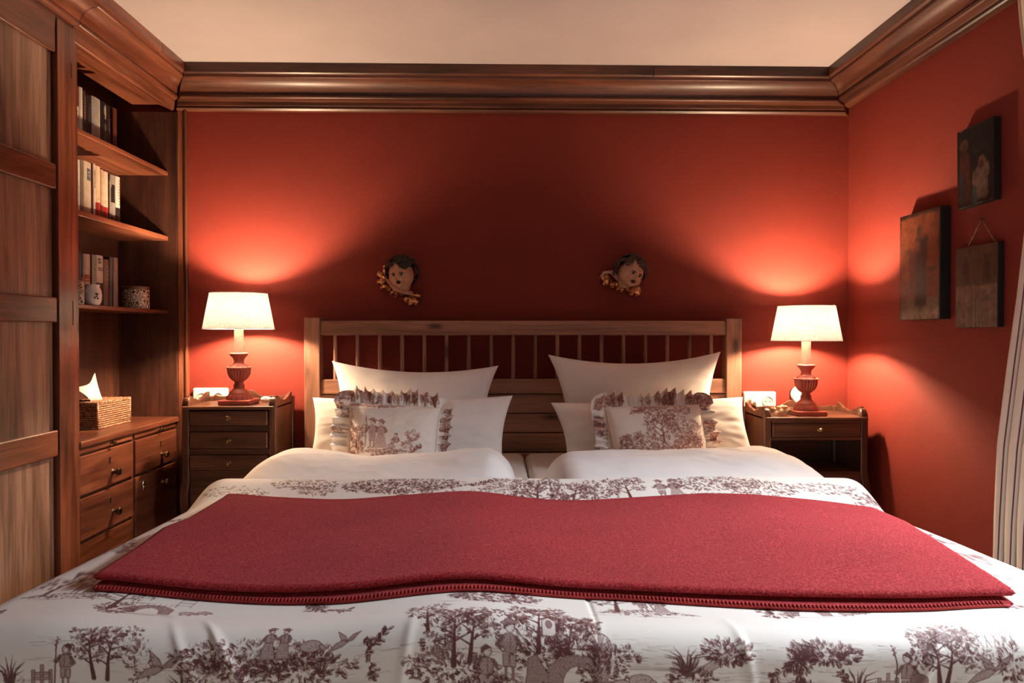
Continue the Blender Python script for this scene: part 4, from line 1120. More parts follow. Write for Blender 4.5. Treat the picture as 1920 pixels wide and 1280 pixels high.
    def bridge(s, x, y, w):
        out = [(x-w/2, y), (x-w/2, y+0.28*w), (x-0.2*w, y+0.5*w), (x+0.2*w, y+0.5*w), (x+w/2, y+0.3*w), (x+w/2, y), (x+0.26*w, y)]
        inn = [(x+0.26*w*math.cos(PI*i/10), y+0.34*w*math.sin(PI*i/10)) for i in range(11)]
        s.poly(out+inn[1:], 0.5, 0.85, 0.3, clear=True)
        for i in range(9): s.seg(x+0.28*w*math.cos(PI*i/8), y+0.36*w*math.sin(PI*i/8), x+0.36*w*math.cos(PI*i/8), y+0.45*w*math.sin(PI*i/8), 0.04, k=0.9)
        for i in range(8): s.seg(x-0.45*w+0.13*w*i, y+0.45*w, x-0.45*w+0.13*w*i, y+0.62*w, 0.04, k=0.8)
        s.line([(x-0.5*w, y+0.6*w), (x+0.48*w, y+0.62*w)], 0.06, 0.85)
    def fence(s, x, y, w, h):
        for i in range(3):
            a = x-w/2+w*i/2; hh = h*(1.35 if i == 1 else 1)
            s.poly([(a-0.09*w, y), (a-0.09*w, y+hh), (a+0.09*w, y+hh*1.02), (a+0.09*w, y)], 0.4, 0.85, 0.25, clear=True)
        for t in (0.25, 0.6): s.poly([(x-w/2, y+h*t), (x+w/2, y+h*t), (x+w/2, y+h*(t+0.2)), (x-w/2, y+h*(t+0.2))], 0.42, 0.85, 0.2)
    def bird(s, x, y, L):
        s.poly([(x-0.5*L, y-0.28*L), (x-0.25*L, y-0.02*L), (x+0.05*L, y+0.10*L), (x+0.2*L, y+0.02*L), (x, y-0.12*L)], 0.45, 0.85, 0.2, clear=True)
        s.poly([(x-0.05*L, y+0.06*L), (x-0.2*L, y+0.42*L), (x+0.08*L, y+0.22*L), (x+0.16*L, y+0.06*L)], 0.4, 0.85, 0.25)
        s.poly([(x+0.1*L, y+0.02*L), (x+0.35*L, y+0.26*L), (x+0.62*L, y+0.36*L), (x+0.36*L, y+0.06*L)], 0.5, 0.85, 0.25)
    def log(s, x, y, L, th):
        c, q = math.cos(th), math.sin(th); w = 0.09*L
        s.poly([(x-q*w, y+c*w), (x+L*c-q*w, y+L*q+c*w), (x+L*c+q*w, y+L*q-c*w), (x+q*w, y-c*w)], 0.25, 0.85, 0, clear=True)
        for i in range(4): s.seg(x+0.1*L*i*c, y+0.1*L*i*q+(i-1.5)*0.03*L, x+L*c*0.95, y+L*q*0.95+(i-1.5)*0.035*L, 0.03, 0.02, 0.7)
    def trellis(s, x, y, w, h):
        for i in range(5):
            s.seg(x-w/2+w*i/4, y, x-w/2+w*i/4+0.3*h, y+h, 0.05, k=0.6); s.seg(x-w/2+w*i/4+0.3*h, y, x-w/2+w*i/4, y+h, 0.05, k=0.6)
    def ladder(s, x, y, w, h):
        s.seg(x-w/2, y, x-w/2, y+h, 0.07, k=0.6); s.seg(x+w/2, y, x+w/2, y+h, 0.07, k=0.6)
        for i in range(4): s.seg(x-w/2, y+h*(0.15+0.23*i), x+w/2, y+h*(0.15+0.23*i), 0.06, k=0.6)
    def vignette(s, x, y, kind):
        r = s.r
        if kind == 0:
            s.mound(x, y, 15, 2.2, 70); s.tree(x-4, y+1, 8, 0.1); s.person(x+0.5, y+1.5, 6, 1, hat=True, staff=True); s.person(x+3.2, y+1.2, 5.4, -1, skirt=True); s.ground(x, y-0.6, 16, 12)
        elif kind == 1:
            s.clump(x, y+1.6, 7, 2.2, 170, 0.95, 0.85); s.tree(x+3, y+2, 7, -0.15); s.tuft(x-6, y+0.4, 2.6); s.ground(x, y-0.9, 15, 14)
        elif kind == 2:
            s.spray(x, y, [(-3, 3.5), (-1, 2.2), (0.6, 0.4), (3, -0.5), (5, 0.2)], 1.05, 40); s.clump(x-1, y+2, 1.8, 1.4, 26)
        elif kind == 3:
            s.bridge(x, y, 7); s.clump(x-5, y+1.5, 3, 2.2, 60); s.sheep(x+6, y, 2.6); s.sheep(x+8.4, y+0.5, 2.4); s.tree(x-6, y+1, 9, -0.05); s.ground(x+2, y-0.6, 16, 14)
        else:
            s.tuft(x-4, y, 3.4, 11); s.fence(x-1, y+0.2, 3.4, 2.2); s.person(x+1.6, y, 6, -1, staff=True); s.tree(x+5, y+0.8, 8, 0.12); s.mound(x+6, y-0.3, 9, 1.6, 50)

def front_print():
    # u (cm from the bed's centre line), v (cm above a line 10 cm down the foot drop)
    s = Ink(-112, 112, -8, 125, 13.0, 5)
    U = lambda px: ((px - 932)/1333.33*1.02)*100 - 11.8
    V = lambda py: (1280 - py)*0.0765
    for q in range(150):
        s.ground(-80 + 145*s.r.random(), 9*s.r.random(), 7, 5, 0.42)
    # left edge: child by a fence, small tree and bird
    s.mound(U(230), V(1290), 22, 3.4, 120); s.tuft(U(30), V(1256), 4.4, 13); s.clump(U(20), V(1262), 4.5, 1.7, 40)
    s.fence(U(86), V(1250), 2.4, 1.9); s.tree(U(205), V(1236), 6.0, 0.05, 0.8, 0.7); s.tree(U(180), V(1236), 6.0, -0.2, 0.6, 0.7); s.clump(U(265), V(1200), 1.6, 3.0, 40, 0.7, 0.6)
    s.person(U(128), V(1258), 6.0, -1, staff=True, hat=False); s.bird(U(295), V(1210), 6.0); s.tuft(U(345), V(1270), 5.0, 9, 0.8)
    s.clump(U(330), V(1284), 5, 2.2, 60)
    # cattle among leaves
    s.clump(U(470), V(1186), 11.0, 2.2, 210, 0.9, 0.82); s.clump(U(560), V(1215), 8.0, 1.9, 130, 1.05, 0.85); s.clump(U(430), V(1215), 7, 2.2, 90, 1.0, 0.8)
    s.tuft(U(600), V(1225), 2.8, 12, 1.4); s.person(U(500), V(1192), 4.6, 1, skirt=True); s.person(U(528), V(1192), 4.4, -1, skirt=True); s.sheep(U(580), V(1190), 3.4); s.bird(U(640), V(1172), 4.0)
    s.ground(U(520), V(1248), 24, 16, 0.5)
    s.spray(U(690), V(1210), [(-0.4, 3.4), (0.4, 2.0), (0.2, 0), (1.0, -1.6), (0.4, -2.8)], 0.95, 34); s.spray(U(700), V(1180), [(0, 0), (1.2, 1.0), (1.8, 1.8)], 0.9, 20)
    s.clump(U(545), V(1270), 2.4, 1.5, 26, 0.8); s.clump(U(650), V(1278), 3.2, 1.2, 40, 0.8); s.tuft(U(700), V(1285), 2.6, 9)
    # middle: couple under trees, horse, bridge, mill, sheep
    s.tree(U(850), V(1236), 7.5, 0.02, 1.1, 0.8); s.tree(U(880), V(1230), 7.0, 0.12, 1.0, 0.8); s.clump(U(790), V(1222), 3.0, 0.8, 40, 0.6, 0.55)
    s.clump(U(845), V(1238), 6.0, 2.4, 130, 0.85, 0.9); s.person(U(842), V(1222), 3.8, -1, seated=True); s.person(U(818), V(1226), 3.6, 1, seated=True)
    s.tree(U(800), V(1166), 5.0, -0.1, 0.7, 0.6); s.mound(U(960), V(1285), 20, 3.0, 110)
    s.tree(U(1010), V(1200), 7.0, 0.05, 1.5, 0.9); s.tree(U(1060), V(1215), 6.0, 0.25, 1.4, 0.9); s.clump(U(1010), V(1200), 5.0, 3.0, 110, 0.9, 0.95)
    s.person(U(955), V(1262), 8.4, 1, hat=True); s.person(U(912), V(1286), 8.0, 1, seated=True, skirt=True, hat=False)
    s.poly([(U(985), V(1285)), (U(990), V(1215)), (U(1005), V(1205)), (U(1025), V(1235)), (U(1040), V(1250)), (U(1032), V(1268)), (U(1018), V(1255)), (U(1010), V(1285))], 0.55, 0.9, 0.25, clear=True)
    s.clump(U(905), V(1275), 3.4, 2.0, 60, 0.9, 0.95)
    s.poly([(U(1018), V(1170)), (U(1018), V(1138)), (U(1030), V(1128)), (U(1044), V(1138)), (U(1044), V(1170))], 0.12, 0.8, 0.1, clear=True); s.disc(U(1031), V(1146), 0.45, 0.7, 0.55, 0.85)
    s.disc(U(1125), V(1182), 1.9, 2.1, 0.18, 0.9)
    for i in range(12): s.seg(U(1125), V(1182), U(1125)+1.9*math.cos(i*PI/6), V(1182)+2.1*math.sin(i*PI/6), 0.05, k=0.85)
    s.clump(U(1085), V(1190), 4.0, 2.0, 90, 0.9, 0.95); s.clump(U(1150), V(1195), 3.6, 1.4, 60, 0.8, 0.85); s.tuft(U(1200), V(1206), 1.6, 9, 1.5)
    s.bridge(U(1085), V(1256), 8.6); s.clump(U(1130), V(1232), 3.4, 1.8, 60, 0.9, 0.95); s.tuft(U(1120), V(1262), 2.4, 10, 1.3)
    s.sheep(U(1168), V(1268), 3.6); s.sheep(U(1204), V(1258), 3.8); s.mound(U(1170), V(1286), 13, 1.4, 60); s.ground(U(1150), V(1216), 26, 18, 0.5)
    # broken log with leaves
    s.log(U(1315), V(1222), 6.6, 0.52); s.clump(U(1370), V(1182), 3.6, 1.5, 70, 0.95, 0.85); s.tuft(U(1395), V(1208), 2.0, 8); s.tuft(U(1290), V(1226), 4.2, 11, 1.3)
    for th in (0.4, 0.9, 1.4, 2.0, 2.5, 2.9): s.leaf(U(1292), V(1224), 2.8, th, 0.4)
    s.clump(U(1300), V(1236), 3.4, 1.4, 60, 0.9, 0.9); s.spray(U(1330), V(1250), [(-0.6, 1.2), (0.2, -0.4), (1.4, -1.6), (3.4, -0.6)], 1.0, 44); s.ground(U(1380), V(1232), 18, 14, 0.5)
    s.tuft(U(1440), V(1284), 2.4, 9); s.clump(U(1330), V(1280), 3.0, 1.4, 50, 0.9, 0.9)
    # flowering branch
    s.clump(U(1565), V(1182), 4.6, 1.4, 90, 0.95, 0.85); s.tuft(U(1590), V(1194), 2.4, 12, 1.6); s.ground(U(1570), V(1198), 16, 12, 0.5)
    s.spray(U(1500), V(1210), [(3.0, 3.0), (1.2, 1.8), (0, 0.6), (-2.4, -0.8), (-3.4, -1.6)], 1.15, 60); s.clump(U(1512), V(1196), 1.7, 2.0, 50, 1.0, 0.95)
    s.spray(U(1512), V(1252), [(-0.6, 2.6), (0, 1.0), (0.2, -0.6), (1.4, -2.0)], 1.05, 50); s.clump(U(1510), V(1252), 2.4, 1.2, 40, 0.9, 0.95); s.clump(U(1466), V(1284), 2.6, 1.4, 40)
    # child with staff by a fence, reeds, tree, bird
    s.tuft(U(1620), V(1264), 4.6, 13, 1.1); s.spray(U(1606), V(1250), [(0, 0), (-0.6, 1.4), (-1.4, 2.4)], 0.9, 22); s.tuft(U(1655), V(1270), 3.0, 10, 1.2); s.clump(U(1620), V(1268), 3.4, 1.0, 40)
    s.mound(U(1830), V(1290), 24, 3.6, 150); s.tree(U(1778), V(1240), 6.6, -0.12, 0.9, 0.75); s.tree(U(1792), V(1240), 6.2, 0.22, 0.9, 0.7); s.clump(U(1850), V(1196), 2.4, 1.6, 40, 0.7, 0.55)
    s.fence(U(1679), V(1256), 2.6, 2.0); s.person(U(1716), V(1276), 7.0, -1, hat=False, staff=True); s.disc(U(1738), V(1234), 1.3, 1.0, 0.55, 0.85)
    s.bird(U(1868), V(1220), 6.4); s.clump(U(1915), V(1200), 1.8, 3.0, 40); s.clump(U(1900), V(1280), 4.0, 2.4, 70)
    s.trellis(U(1890), V(1176), 5.0, 2.4); s.clump(U(1800), V(1146), 5.0, 1.5, 50, 0.8, 0.6)
    s.ladder(-62, 20, 2.4, 5.0)
    # the top of the bedspread: lighter scatter of the same scenes
    kinds = [2, 1, 4, 3, 0, 1, 2, 3]
    for j, vy in enumerate((17, 33, 49, 64, 79)):
        for i in range(8):
            x = -92 + i*26 + (13 if j % 2 else 0) + s.r.gauss(0, 1.5)
            s.vignette(x, vy + s.r.gauss(0, 1.0), kinds[(i*3 + j*2) % 8])
    # strip behind the blanket
    s.clump(-38, 106, 17, 3.8, 520, 1.0, 0.85); s.clump(-8, 104, 9, 5, 200, 1.0, 0.8); s.clump(14, 102, 8, 4, 150, 1.0, 0.8); s.clump(-66, 107, 9, 2.4, 110, 1.0, 0.8); s.clump(-20, 100, 14, 2.0, 160, 0.9, 0.75); s.clump(62, 103, 10, 4, 200, 1.0, 0.8); s.clump(-62, 104, 5, 2.4, 70, 0.9, 0.7); s.clump(-30, 98, 8, 3, 120, 0.9, 0.75); s.person(-32, 95, 8, 1); s.person(-38, 95, 8, -1, skirt=True)
    s.tree(-1, 94, 13, 0.05, 1.6, 1.0); s.clump(2, 95, 8, 3, 120, 0.9, 0.8); s.tree(8, 95, 11, 0.25, 1.4, 1.0); s.spray(-16, 106, [(-4, -1), (0, 0.6), (4, 3)], 1.1, 40); s.clump(-52, 96, 10, 1.8, 70, 0.9, 0.7)
    s.tree(25, 99, 9, -0.1, 1.2, 0.9); s.person(38, 99, 9, 1, skirt=True); s.person(34, 99, 8.6, -1); s.clump(50, 106, 13, 4.0, 260, 1.0, 0.85); s.clump(44, 98, 12, 2.6, 120, 0.9, 0.75)
    s.clump(80, 104, 10, 2.2, 100, 0.9, 0.75); s.clump(66, 96, 6, 2, 60, 0.9, 0.7); s.vignette(94, 100, 2); s.clump(-84, 102, 9, 3, 90)
    for (cx, cy) in ((-78, 60), (-80, 40), (-76, 80), (82, 60), (84, 44), (80, 78), (88, 30), (86, 92), (-82, 22)):
        s.vignette(cx, cy, s.r.choice((0, 1, 2, 4)))
    return s
ink = front_print()
def sample(s, U, V):
    x = (U - s.x0)*s.R; y = (V - s.y0)*s.R
    j = np.clip(np.floor(x).astype(int), 0, s.a.shape[1]-2); i = np.clip(np.floor(y).astype(int), 0, s.a.shape[0]-2)
    fx = np.clip(x-j, 0, 1); fy = np.clip(y-i, 0, 1)
    return s.a[i,j]*(1-fx)*(1-fy)+s.a[i,j+1]*fx*(1-fy)+s.a[i+1,j]*(1-fx)*fy+s.a[i+1,j+1]*fx*fy

us = np.concatenate([np.linspace(-1.24, -0.86, 86, endpoint=False), np.linspace(-0.86, 0.66, 1340, endpoint=False), np.linspace(0.66, 1.24, 145)])
VB = -0.975                                   # arc length of the hem behind the blanket
vs_ = np.concatenate([np.linspace(VB, VB+0.21, 66, endpoint=False), np.linspace(VB+0.21, -0.13, 56, endpoint=False), np.linspace(-0.13, 0.0, 54, endpoint=False), np.linspace(0.0, 0.155, 138, endpoint=False), np.linspace(0.155, 0.44, 15)])
UU, VV = np.meshgrid(us, vs_)
P = cover(UU, VV)
# centre seam: a shallow groove
P[..., 2] -= 0.0022*np.exp(-((UU-0.03)/0.004)**2)*(np.abs(VV) < 2)
# a diagonal pinched crease at the corner of the foot, and a few small ones
dv = np.clip(VV, 0, 1)
for (u0, k, a) in ((-0.545, 0.75, 0.006), (-0.60, 0.6, 0.003), (0.235, 0.20, 0.0025), (0.55, -0.5, 0.003), (-0.24, -0.15, 0.002), (0.03, 0.0, 0.002)):
    d = (UU - u0 - k*(VV-0.0))
    P[..., 1] -= a*np.exp(-(d/0.008)**2)*np.clip((VV+0.01)/0.04, 0, 1)
    P[..., 2] += a*0.5*np.exp(-(d/0.008)**2)*np.clip((VV+0.03)/0.04, 0, 1)*np.clip((0.05-VV)/0.05, 0, 1)
PR = sample(ink, UU*100, (0.125 - VV)*100)
cov = grid_obj('bedspread', P, MAT['toile'], None, attr=np.clip(PR*1.08, 0, 1), thick=0)
tag(cov, 'white bedspread printed with dark red toile scenes hanging over the foot of the bed', 'bedspread')

# ------------------------------------------------------------------ duvets
def duvet(xa, xb, label, inner_right):
    nu, nv = 200, 120
    u = np.linspace(0, 1, nu); u = 0.5-0.5*np.cos(PI*u)*0.35-0.5*0.65*(1-2*u); v = np.linspace(0, 1, nv)
    Uq, Vq = np.meshgrid(u, v)
    yb, yf = 2.50, 1.93
    X = xa + (xb-xa)*Uq; Y = yf + (yb-yf)*Vq
    outer = (1-Uq) if inner_right else Uq          # 1 at the outer bed side
    inn = 1 - outer
    # falls at the outer side (hanging over), rounded roll at inner side and at the head end
    top = S(X, np.minimum(Y, 2.06)) - 0.012
    hump = np.clip((Y-2.02)/0.25, 0, 1); hump = hump*hump*(3-2*hump)
    dd = np.where(inner_right, X-xa, xb-X)          # distance from the outer side
    h = hump*np.interp(dd, [0, 0.26, 0.45, 0.62, 0.86, 0.95], [0.040, 0.040, 0.026, 0.022, 0.040, 0.040] if inner_right else [0.042, 0.040, 0.034, 0.030, 0.030, 0.026])
    h = h + 0.008*hump*smoothnoise(X+2, Y*0.6+4, 21, 4.0)
    z = top + h
    wk_ = 0.3 + 0.7*hump
    z += 0.010*smoothnoise(X+1, Y+7, 31, 9.0)*wk_ + 0.010*(0.25-np.abs(smoothnoise(X*1.2+Y*0.8+3, Y*1.6-X*0.5, 33, 9.0)))*wk_ + 0.005*(0.25-np.abs(smoothnoise(X*0.7-Y+3, Y+X, 35, 16.0)))*wk_
    e = 1-np.clip(outer*abs(xb-xa)/0.11, 0, 1); e2 = 1-np.clip((yb-Y)/0.13, 0, 1)
    q = np.clip(np.sqrt(e*e+e2*e2), 0, 1); z -= 0.140*(1-np.sqrt(np.clip(1-q*q, 0, 1)))
    z += 0.016*hump*smoothnoise(X*1.0+1.3, Y*0.5+9, 41, 4.5)
    ox = np.clip((outer*abs(xb-xa))/1.0, 0, 1)
    dist = (1-outer)*0 + np.where(inner_right, X-xa, xb-X)
    o = np.clip((0.26-dist)/0.26, 0, 1); z -= 0.20*o**2.6
    P = np.stack([X, Y, np.maximum(z, 0.30)], -1)
    B = P.copy(); B[..., 2] = np.minimum(P[..., 2]-0.012, MATT_T+0.004 if False else P[..., 2]-0.03)
    o_ = grid_obj('duvet', P, MAT['white_cotton'], None, thick=0.012)
    tag(o_, label, 'duvet', 'white duvets on the bed')
    return o_
duvet(-0.885, 0.064, 'puffy white cotton duvet folded below the pillows by the three-drawer nightstand', True)
duvet(0.150, 1.121, 'puffy white cotton duvet folded below the pillows by the open nightstand', False)

# ------------------------------------------------------------------ red blanket, folded
BLY0, BLY1 = 1.150, 1.885
def bl_left(y): return np.interp(y, [1.15, 1.33, 1.50, 1.59, 1.88], [-0.668, -0.684, -0.706, -0.690, -0.706]) 
def bl_right(y): return np.interp(y, [1.10, 1.34, 1.53, 1.71, 1.9], [0.822, 0.872, 0.912, 0.945, 0.955])
def back_edge(x): return 1.885 - 0.10*np.clip((x-0.55)/0.4, 0, 1)
def front_edge(x): return 1.168 + 0.034*np.clip((-x-0.25)/0.4, 0, 1) - 0.034*np.clip((x-0.2)/0.5, 0, 1)
blk = thing('blanket', (BX, 1.5, 0.6), 'red felted wool blanket folded in layers across the foot of the bed', 'blanket')
def layer(name, lift, th, front_off, inset, nu=260, nv=90, fold=True, dip=0.0, waver=0):
    us = np.linspace(0, 1, nu); tail = 14
    rows = []
    yy = np.linspace(0, 1, nv)
    top = np.zeros((nv, nu, 3))
    for i, t in enumerate(yy):
        for_ = us
        x0 = bl_left(1.15+0.735*(1-t))+inset; x1 = bl_right(1.15+0.735*(1-t))-inset
        x = x0+(x1-x0)*us
        yb = back_edge(x)-inset; yf = front_edge(x)-front_off + waver*np.sin(x*9)*0.006
        y = yb+(yf-yb)*t
        z = S(x, y)+lift+th
        top[i] = np.stack([x, y, z], -1)
    # soft rounded fold along the front, coming back underneath
    roll = []
    R = th/2
    for k in range(1, tail):
        a = PI*k/(tail-1)
        p = top[-1].copy(); p[:, 1] -= R*1.25*np.sin(a); p[:, 2] -= R*(1-np.cos(a)); roll.append(p)
    under = []
    for t in np.linspace(0.96, 0.0, 12):
        j = t*(nv-1); a = int(j); b = min(a+1, nv-1); f = j-a
        p = top[a]*(1-f)+top[b]*f; p = p.copy(); p[:, 2] -= th; under.append(p)
    # round the back edge a little
    rb = []
    for k in range(1, 6):
        a = PI*k/6
        p = top[0].copy(); p[:, 1] += R*np.sin(a); p[:, 2] -= R*(1-np.cos(a)); rb.append(p)
    P = np.concatenate([top, np.array(roll), np.array(under), np.array(rb[::-1]), top[:1]])
    P[:, :, 2] += 0.0
    # side ends: pinch to close
    c = P[:, :1].copy(); e = P[:, -1:].copy()
    mid0 = c.copy(); mid1 = e.copy()
    H = len(P)
    def mid(col):
        m = col.copy(); n = nv
        # match each underside row to the top row of the same y and use the mean height
        ty = top[:, 0 if col is c else -1]
        zz = np.interp(-col[:, 0, 1], -ty[:, 1], ty[:, 2]) - th/2
        m[:, 0, 2] = zz; return m
    m0 = mid(c); m1 = mid(e); m0[:, 0, 0] -= R*0.9; m1[:, 0, 0] += R*0.9
    P = np.concatenate([m0, P, m1], 1)
    return grid_obj(name, P, MAT['felt'], blk), top
l1, top1 = layer('lower_layer', 0.0020, 0.007, 0.014, 0.004, waver=1)
l2, top2 = layer('middle_layer', 0.0095, 0.0045, -0.004, 0.012)
l3, top3 = layer('upper_layer', 0.0146, 0.013, 0.0, 0.0)
# blanket-stitched edge along the front hem of the lower layers and along the sides
def stitches(name, line, nrm, size, step, parent, rad=0.0022):
    m = MB(); acc = 0.0
    pts = [Vector(p) for p in line]
    m.tube(pts, rad*1.35, 6)
    L = [0.0]
    for a, b in zip(pts[:-1], pts[1:]): L.append(L[-1]+(b-a).length)
    n = int(L[-1]/step); j = 0
    for i in range(n):
        s = i*step
        while L[j+1] < s: j += 1
        f = (s-L[j])/max(L[j+1]-L[j], 1e-6); p = pts[j].lerp(pts[j+1], f)
        nn = Vector(nrm)
        m.tube([p - nn*0.001 + Vector((0, 0, 0.002)), p + nn*size*0.5 + Vector((0, 0, 0.0042)), p + nn*size + Vector((0, 0, 0.0012))], [rad, rad, rad*0.6], 5)
    return m.build(name, MAT['stitch'], parent, smooth=True)
def hem(top, off_y, dz, st=2):
    return [(p[0], p[1]+off_y, p[2]+dz) for p in top[-1][::st]]
stitches('stitching', hem(top1, -0.006, -0.005), (0, 0.9, 0.1), 0.010, 0.0062, l1, 0.0019)
stitches('stitching', hem(top2, -0.005, -0.004), (0, 0.9, 0.1), 0.008, 0.0062, l2, 0.0014)
stitches('stitching', [(p[0]-0.005, p[1], p[2]-0.006) for p in top3[:, 0]], (1, 0, 0), 0.014, 0.0085, l3, 0.0018)
stitches('stitching', [(p[0]+0.005, p[1], p[2]-0.006) for p in top3[:, -1]], (-1, 0, 0), 0.014, 0.0085, l3, 0.0018)
stitches('stitching', [(p[0]-0.004, p[1], p[2]-0.004) for p in top1[:, 0]], (1, 0, 0), 0.010, 0.0085, l1, 0.0020)

# ------------------------------------------------------------------ pillows
def pillow(name, TL, TR, BL, BR, T, mat, label, cat, group=None, pinch=0.10, sag=0.0, seed=1, lean=0.0, n=64, wr=1.0, parent=None, attr=None, pw=0.42, back=0.5):
    """corner points in world space; T thickness; front faces -y"""
    u = np.linspace(-1, 1, n); v = np.linspace(-1, 1, n)
    # denser points towards the edge so that the seam stays crisp
    u = np.sign(u)*(1-(1-np.abs(u))**1.35); v = np.sign(v)*(1-(1-np.abs(v))**1.35)
    Ug, Vg = np.meshgrid(u, v)
    a = (Ug+1)/2; b = (Vg+1)/2
    TL, TR, BL, BR = [np.array(p, float) for p in (TL, TR, BL, BR)]
    base = (BL*(1-a[..., None])+BR*a[..., None])*(1-b[..., None]) + (TL*(1-a[..., None])+TR*a[..., None])*b[..., None]
    c = (TL+TR+BL+BR)/4
    ex = ((TR+BR)-(TL+BL))/4; ez = ((TL+TR)-(BL+BR))/4
    inx = -pinch*Ug*(1-Vg**2)*np.abs(Ug)**2; inz = -pinch*1.3*Vg*(1-Ug**2)*np.abs(Vg)**2
    base = base + ex*inx[..., None] + ez*inz[..., None]
    base = base - ez*(sag*np.clip(Vg, 0, 1)*(1-Ug**2))[..., None]
    nrm = np.cross(ex, ez); nrm /= np.linalg.norm(nrm)            # towards -y for ex=+x, ez=+z
    t = (np.clip(1-Ug**2, 0, 1)*np.clip(1-Vg**2, 0, 1))**pw
    r = np.sqrt(Ug**2+Vg**2)
    wrk = 1.5*(0.010*smoothnoise(Ug*2+seed, Vg*2+seed, seed, 1.2) + 0.006*smoothnoise(Ug*3+Vg+seed, Vg*3-Ug, seed+1, 2.1))*wr
    rad = 0.0042*smoothnoise(np.arctan2(Vg, Ug)*7+9, r*0.7+seed, seed+3, 1.0)*2*np.clip((r-0.62)/0.3, 0, 1)*np.clip((1.12-r)/0.3, 0, 1)*wr
    F = base + nrm*((T*0.5*t + wrk*t + rad*np.minimum(1, t*2)))[..., None]
    K = base - nrm*((T*back*t))[..., None]
    me = []
    P = np.concatenate([F, K[::-1]], 0)     # folds over at the top edge
    n0 = n
    o = thing(name, tuple(c), label, cat, group) if parent is None else parent
    if attr is not None: A = np.concatenate([attr(Ug, Vg), np.zeros_like(Ug)], 0)
    else: A = None
    body = grid_obj('cover' if parent is None else 'panel', P, mat, o, attr=A)
    return o, body, (base, F, ex, ez, nrm)
GP = 'white pillows against the headboard'
pillow('pillow', (-0.690, 2.985, 0.936), (0.006, 2.985, 0.916), (-0.655, 2.915, 0.585), (-0.040, 2.915, 0.585), 0.17, MAT['white_cotton'], 'large white pillow leaning on the headboard behind the couple-print cushion', 'pillow', GP, pinch=0.09, sag=0.11, seed=3, wr=0.8)
pillow('pillow', (0.214, 2.985, 0.962), (0.945, 2.985, 0.974), (0.285, 2.915, 0.585), (0.880, 2.915, 0.585), 0.17, MAT['white_cotton'], 'large white pillow leaning on the headboard behind the dense foliage cushion', 'pillow', GP, pinch=0.09, sag=0.12, seed=9, wr=0.8)
pillow('pillow', (-0.730, 2.83, 0.797), (0.062, 2.81, 0.805), (-0.715, 2.70, 0.548), (0.022, 2.68, 0.548), 0.17, MAT['white_cotton'], 'white front pillow lying behind the couple-print cushion', 'pillow', GP, pinch=0.05, sag=0.10, seed=14, wr=1.0)
pillow('pillow', (0.212, 2.81, 0.776), (0.985, 2.83, 0.796), (0.262, 2.68, 0.548), (1.000, 2.70, 0.548), 0.17, MAT['white_cotton'], 'white front pillow lying behind the dense foliage cushion', 'pillow', GP, pinch=0.06, sag=0.06, seed=22, wr=1.0)

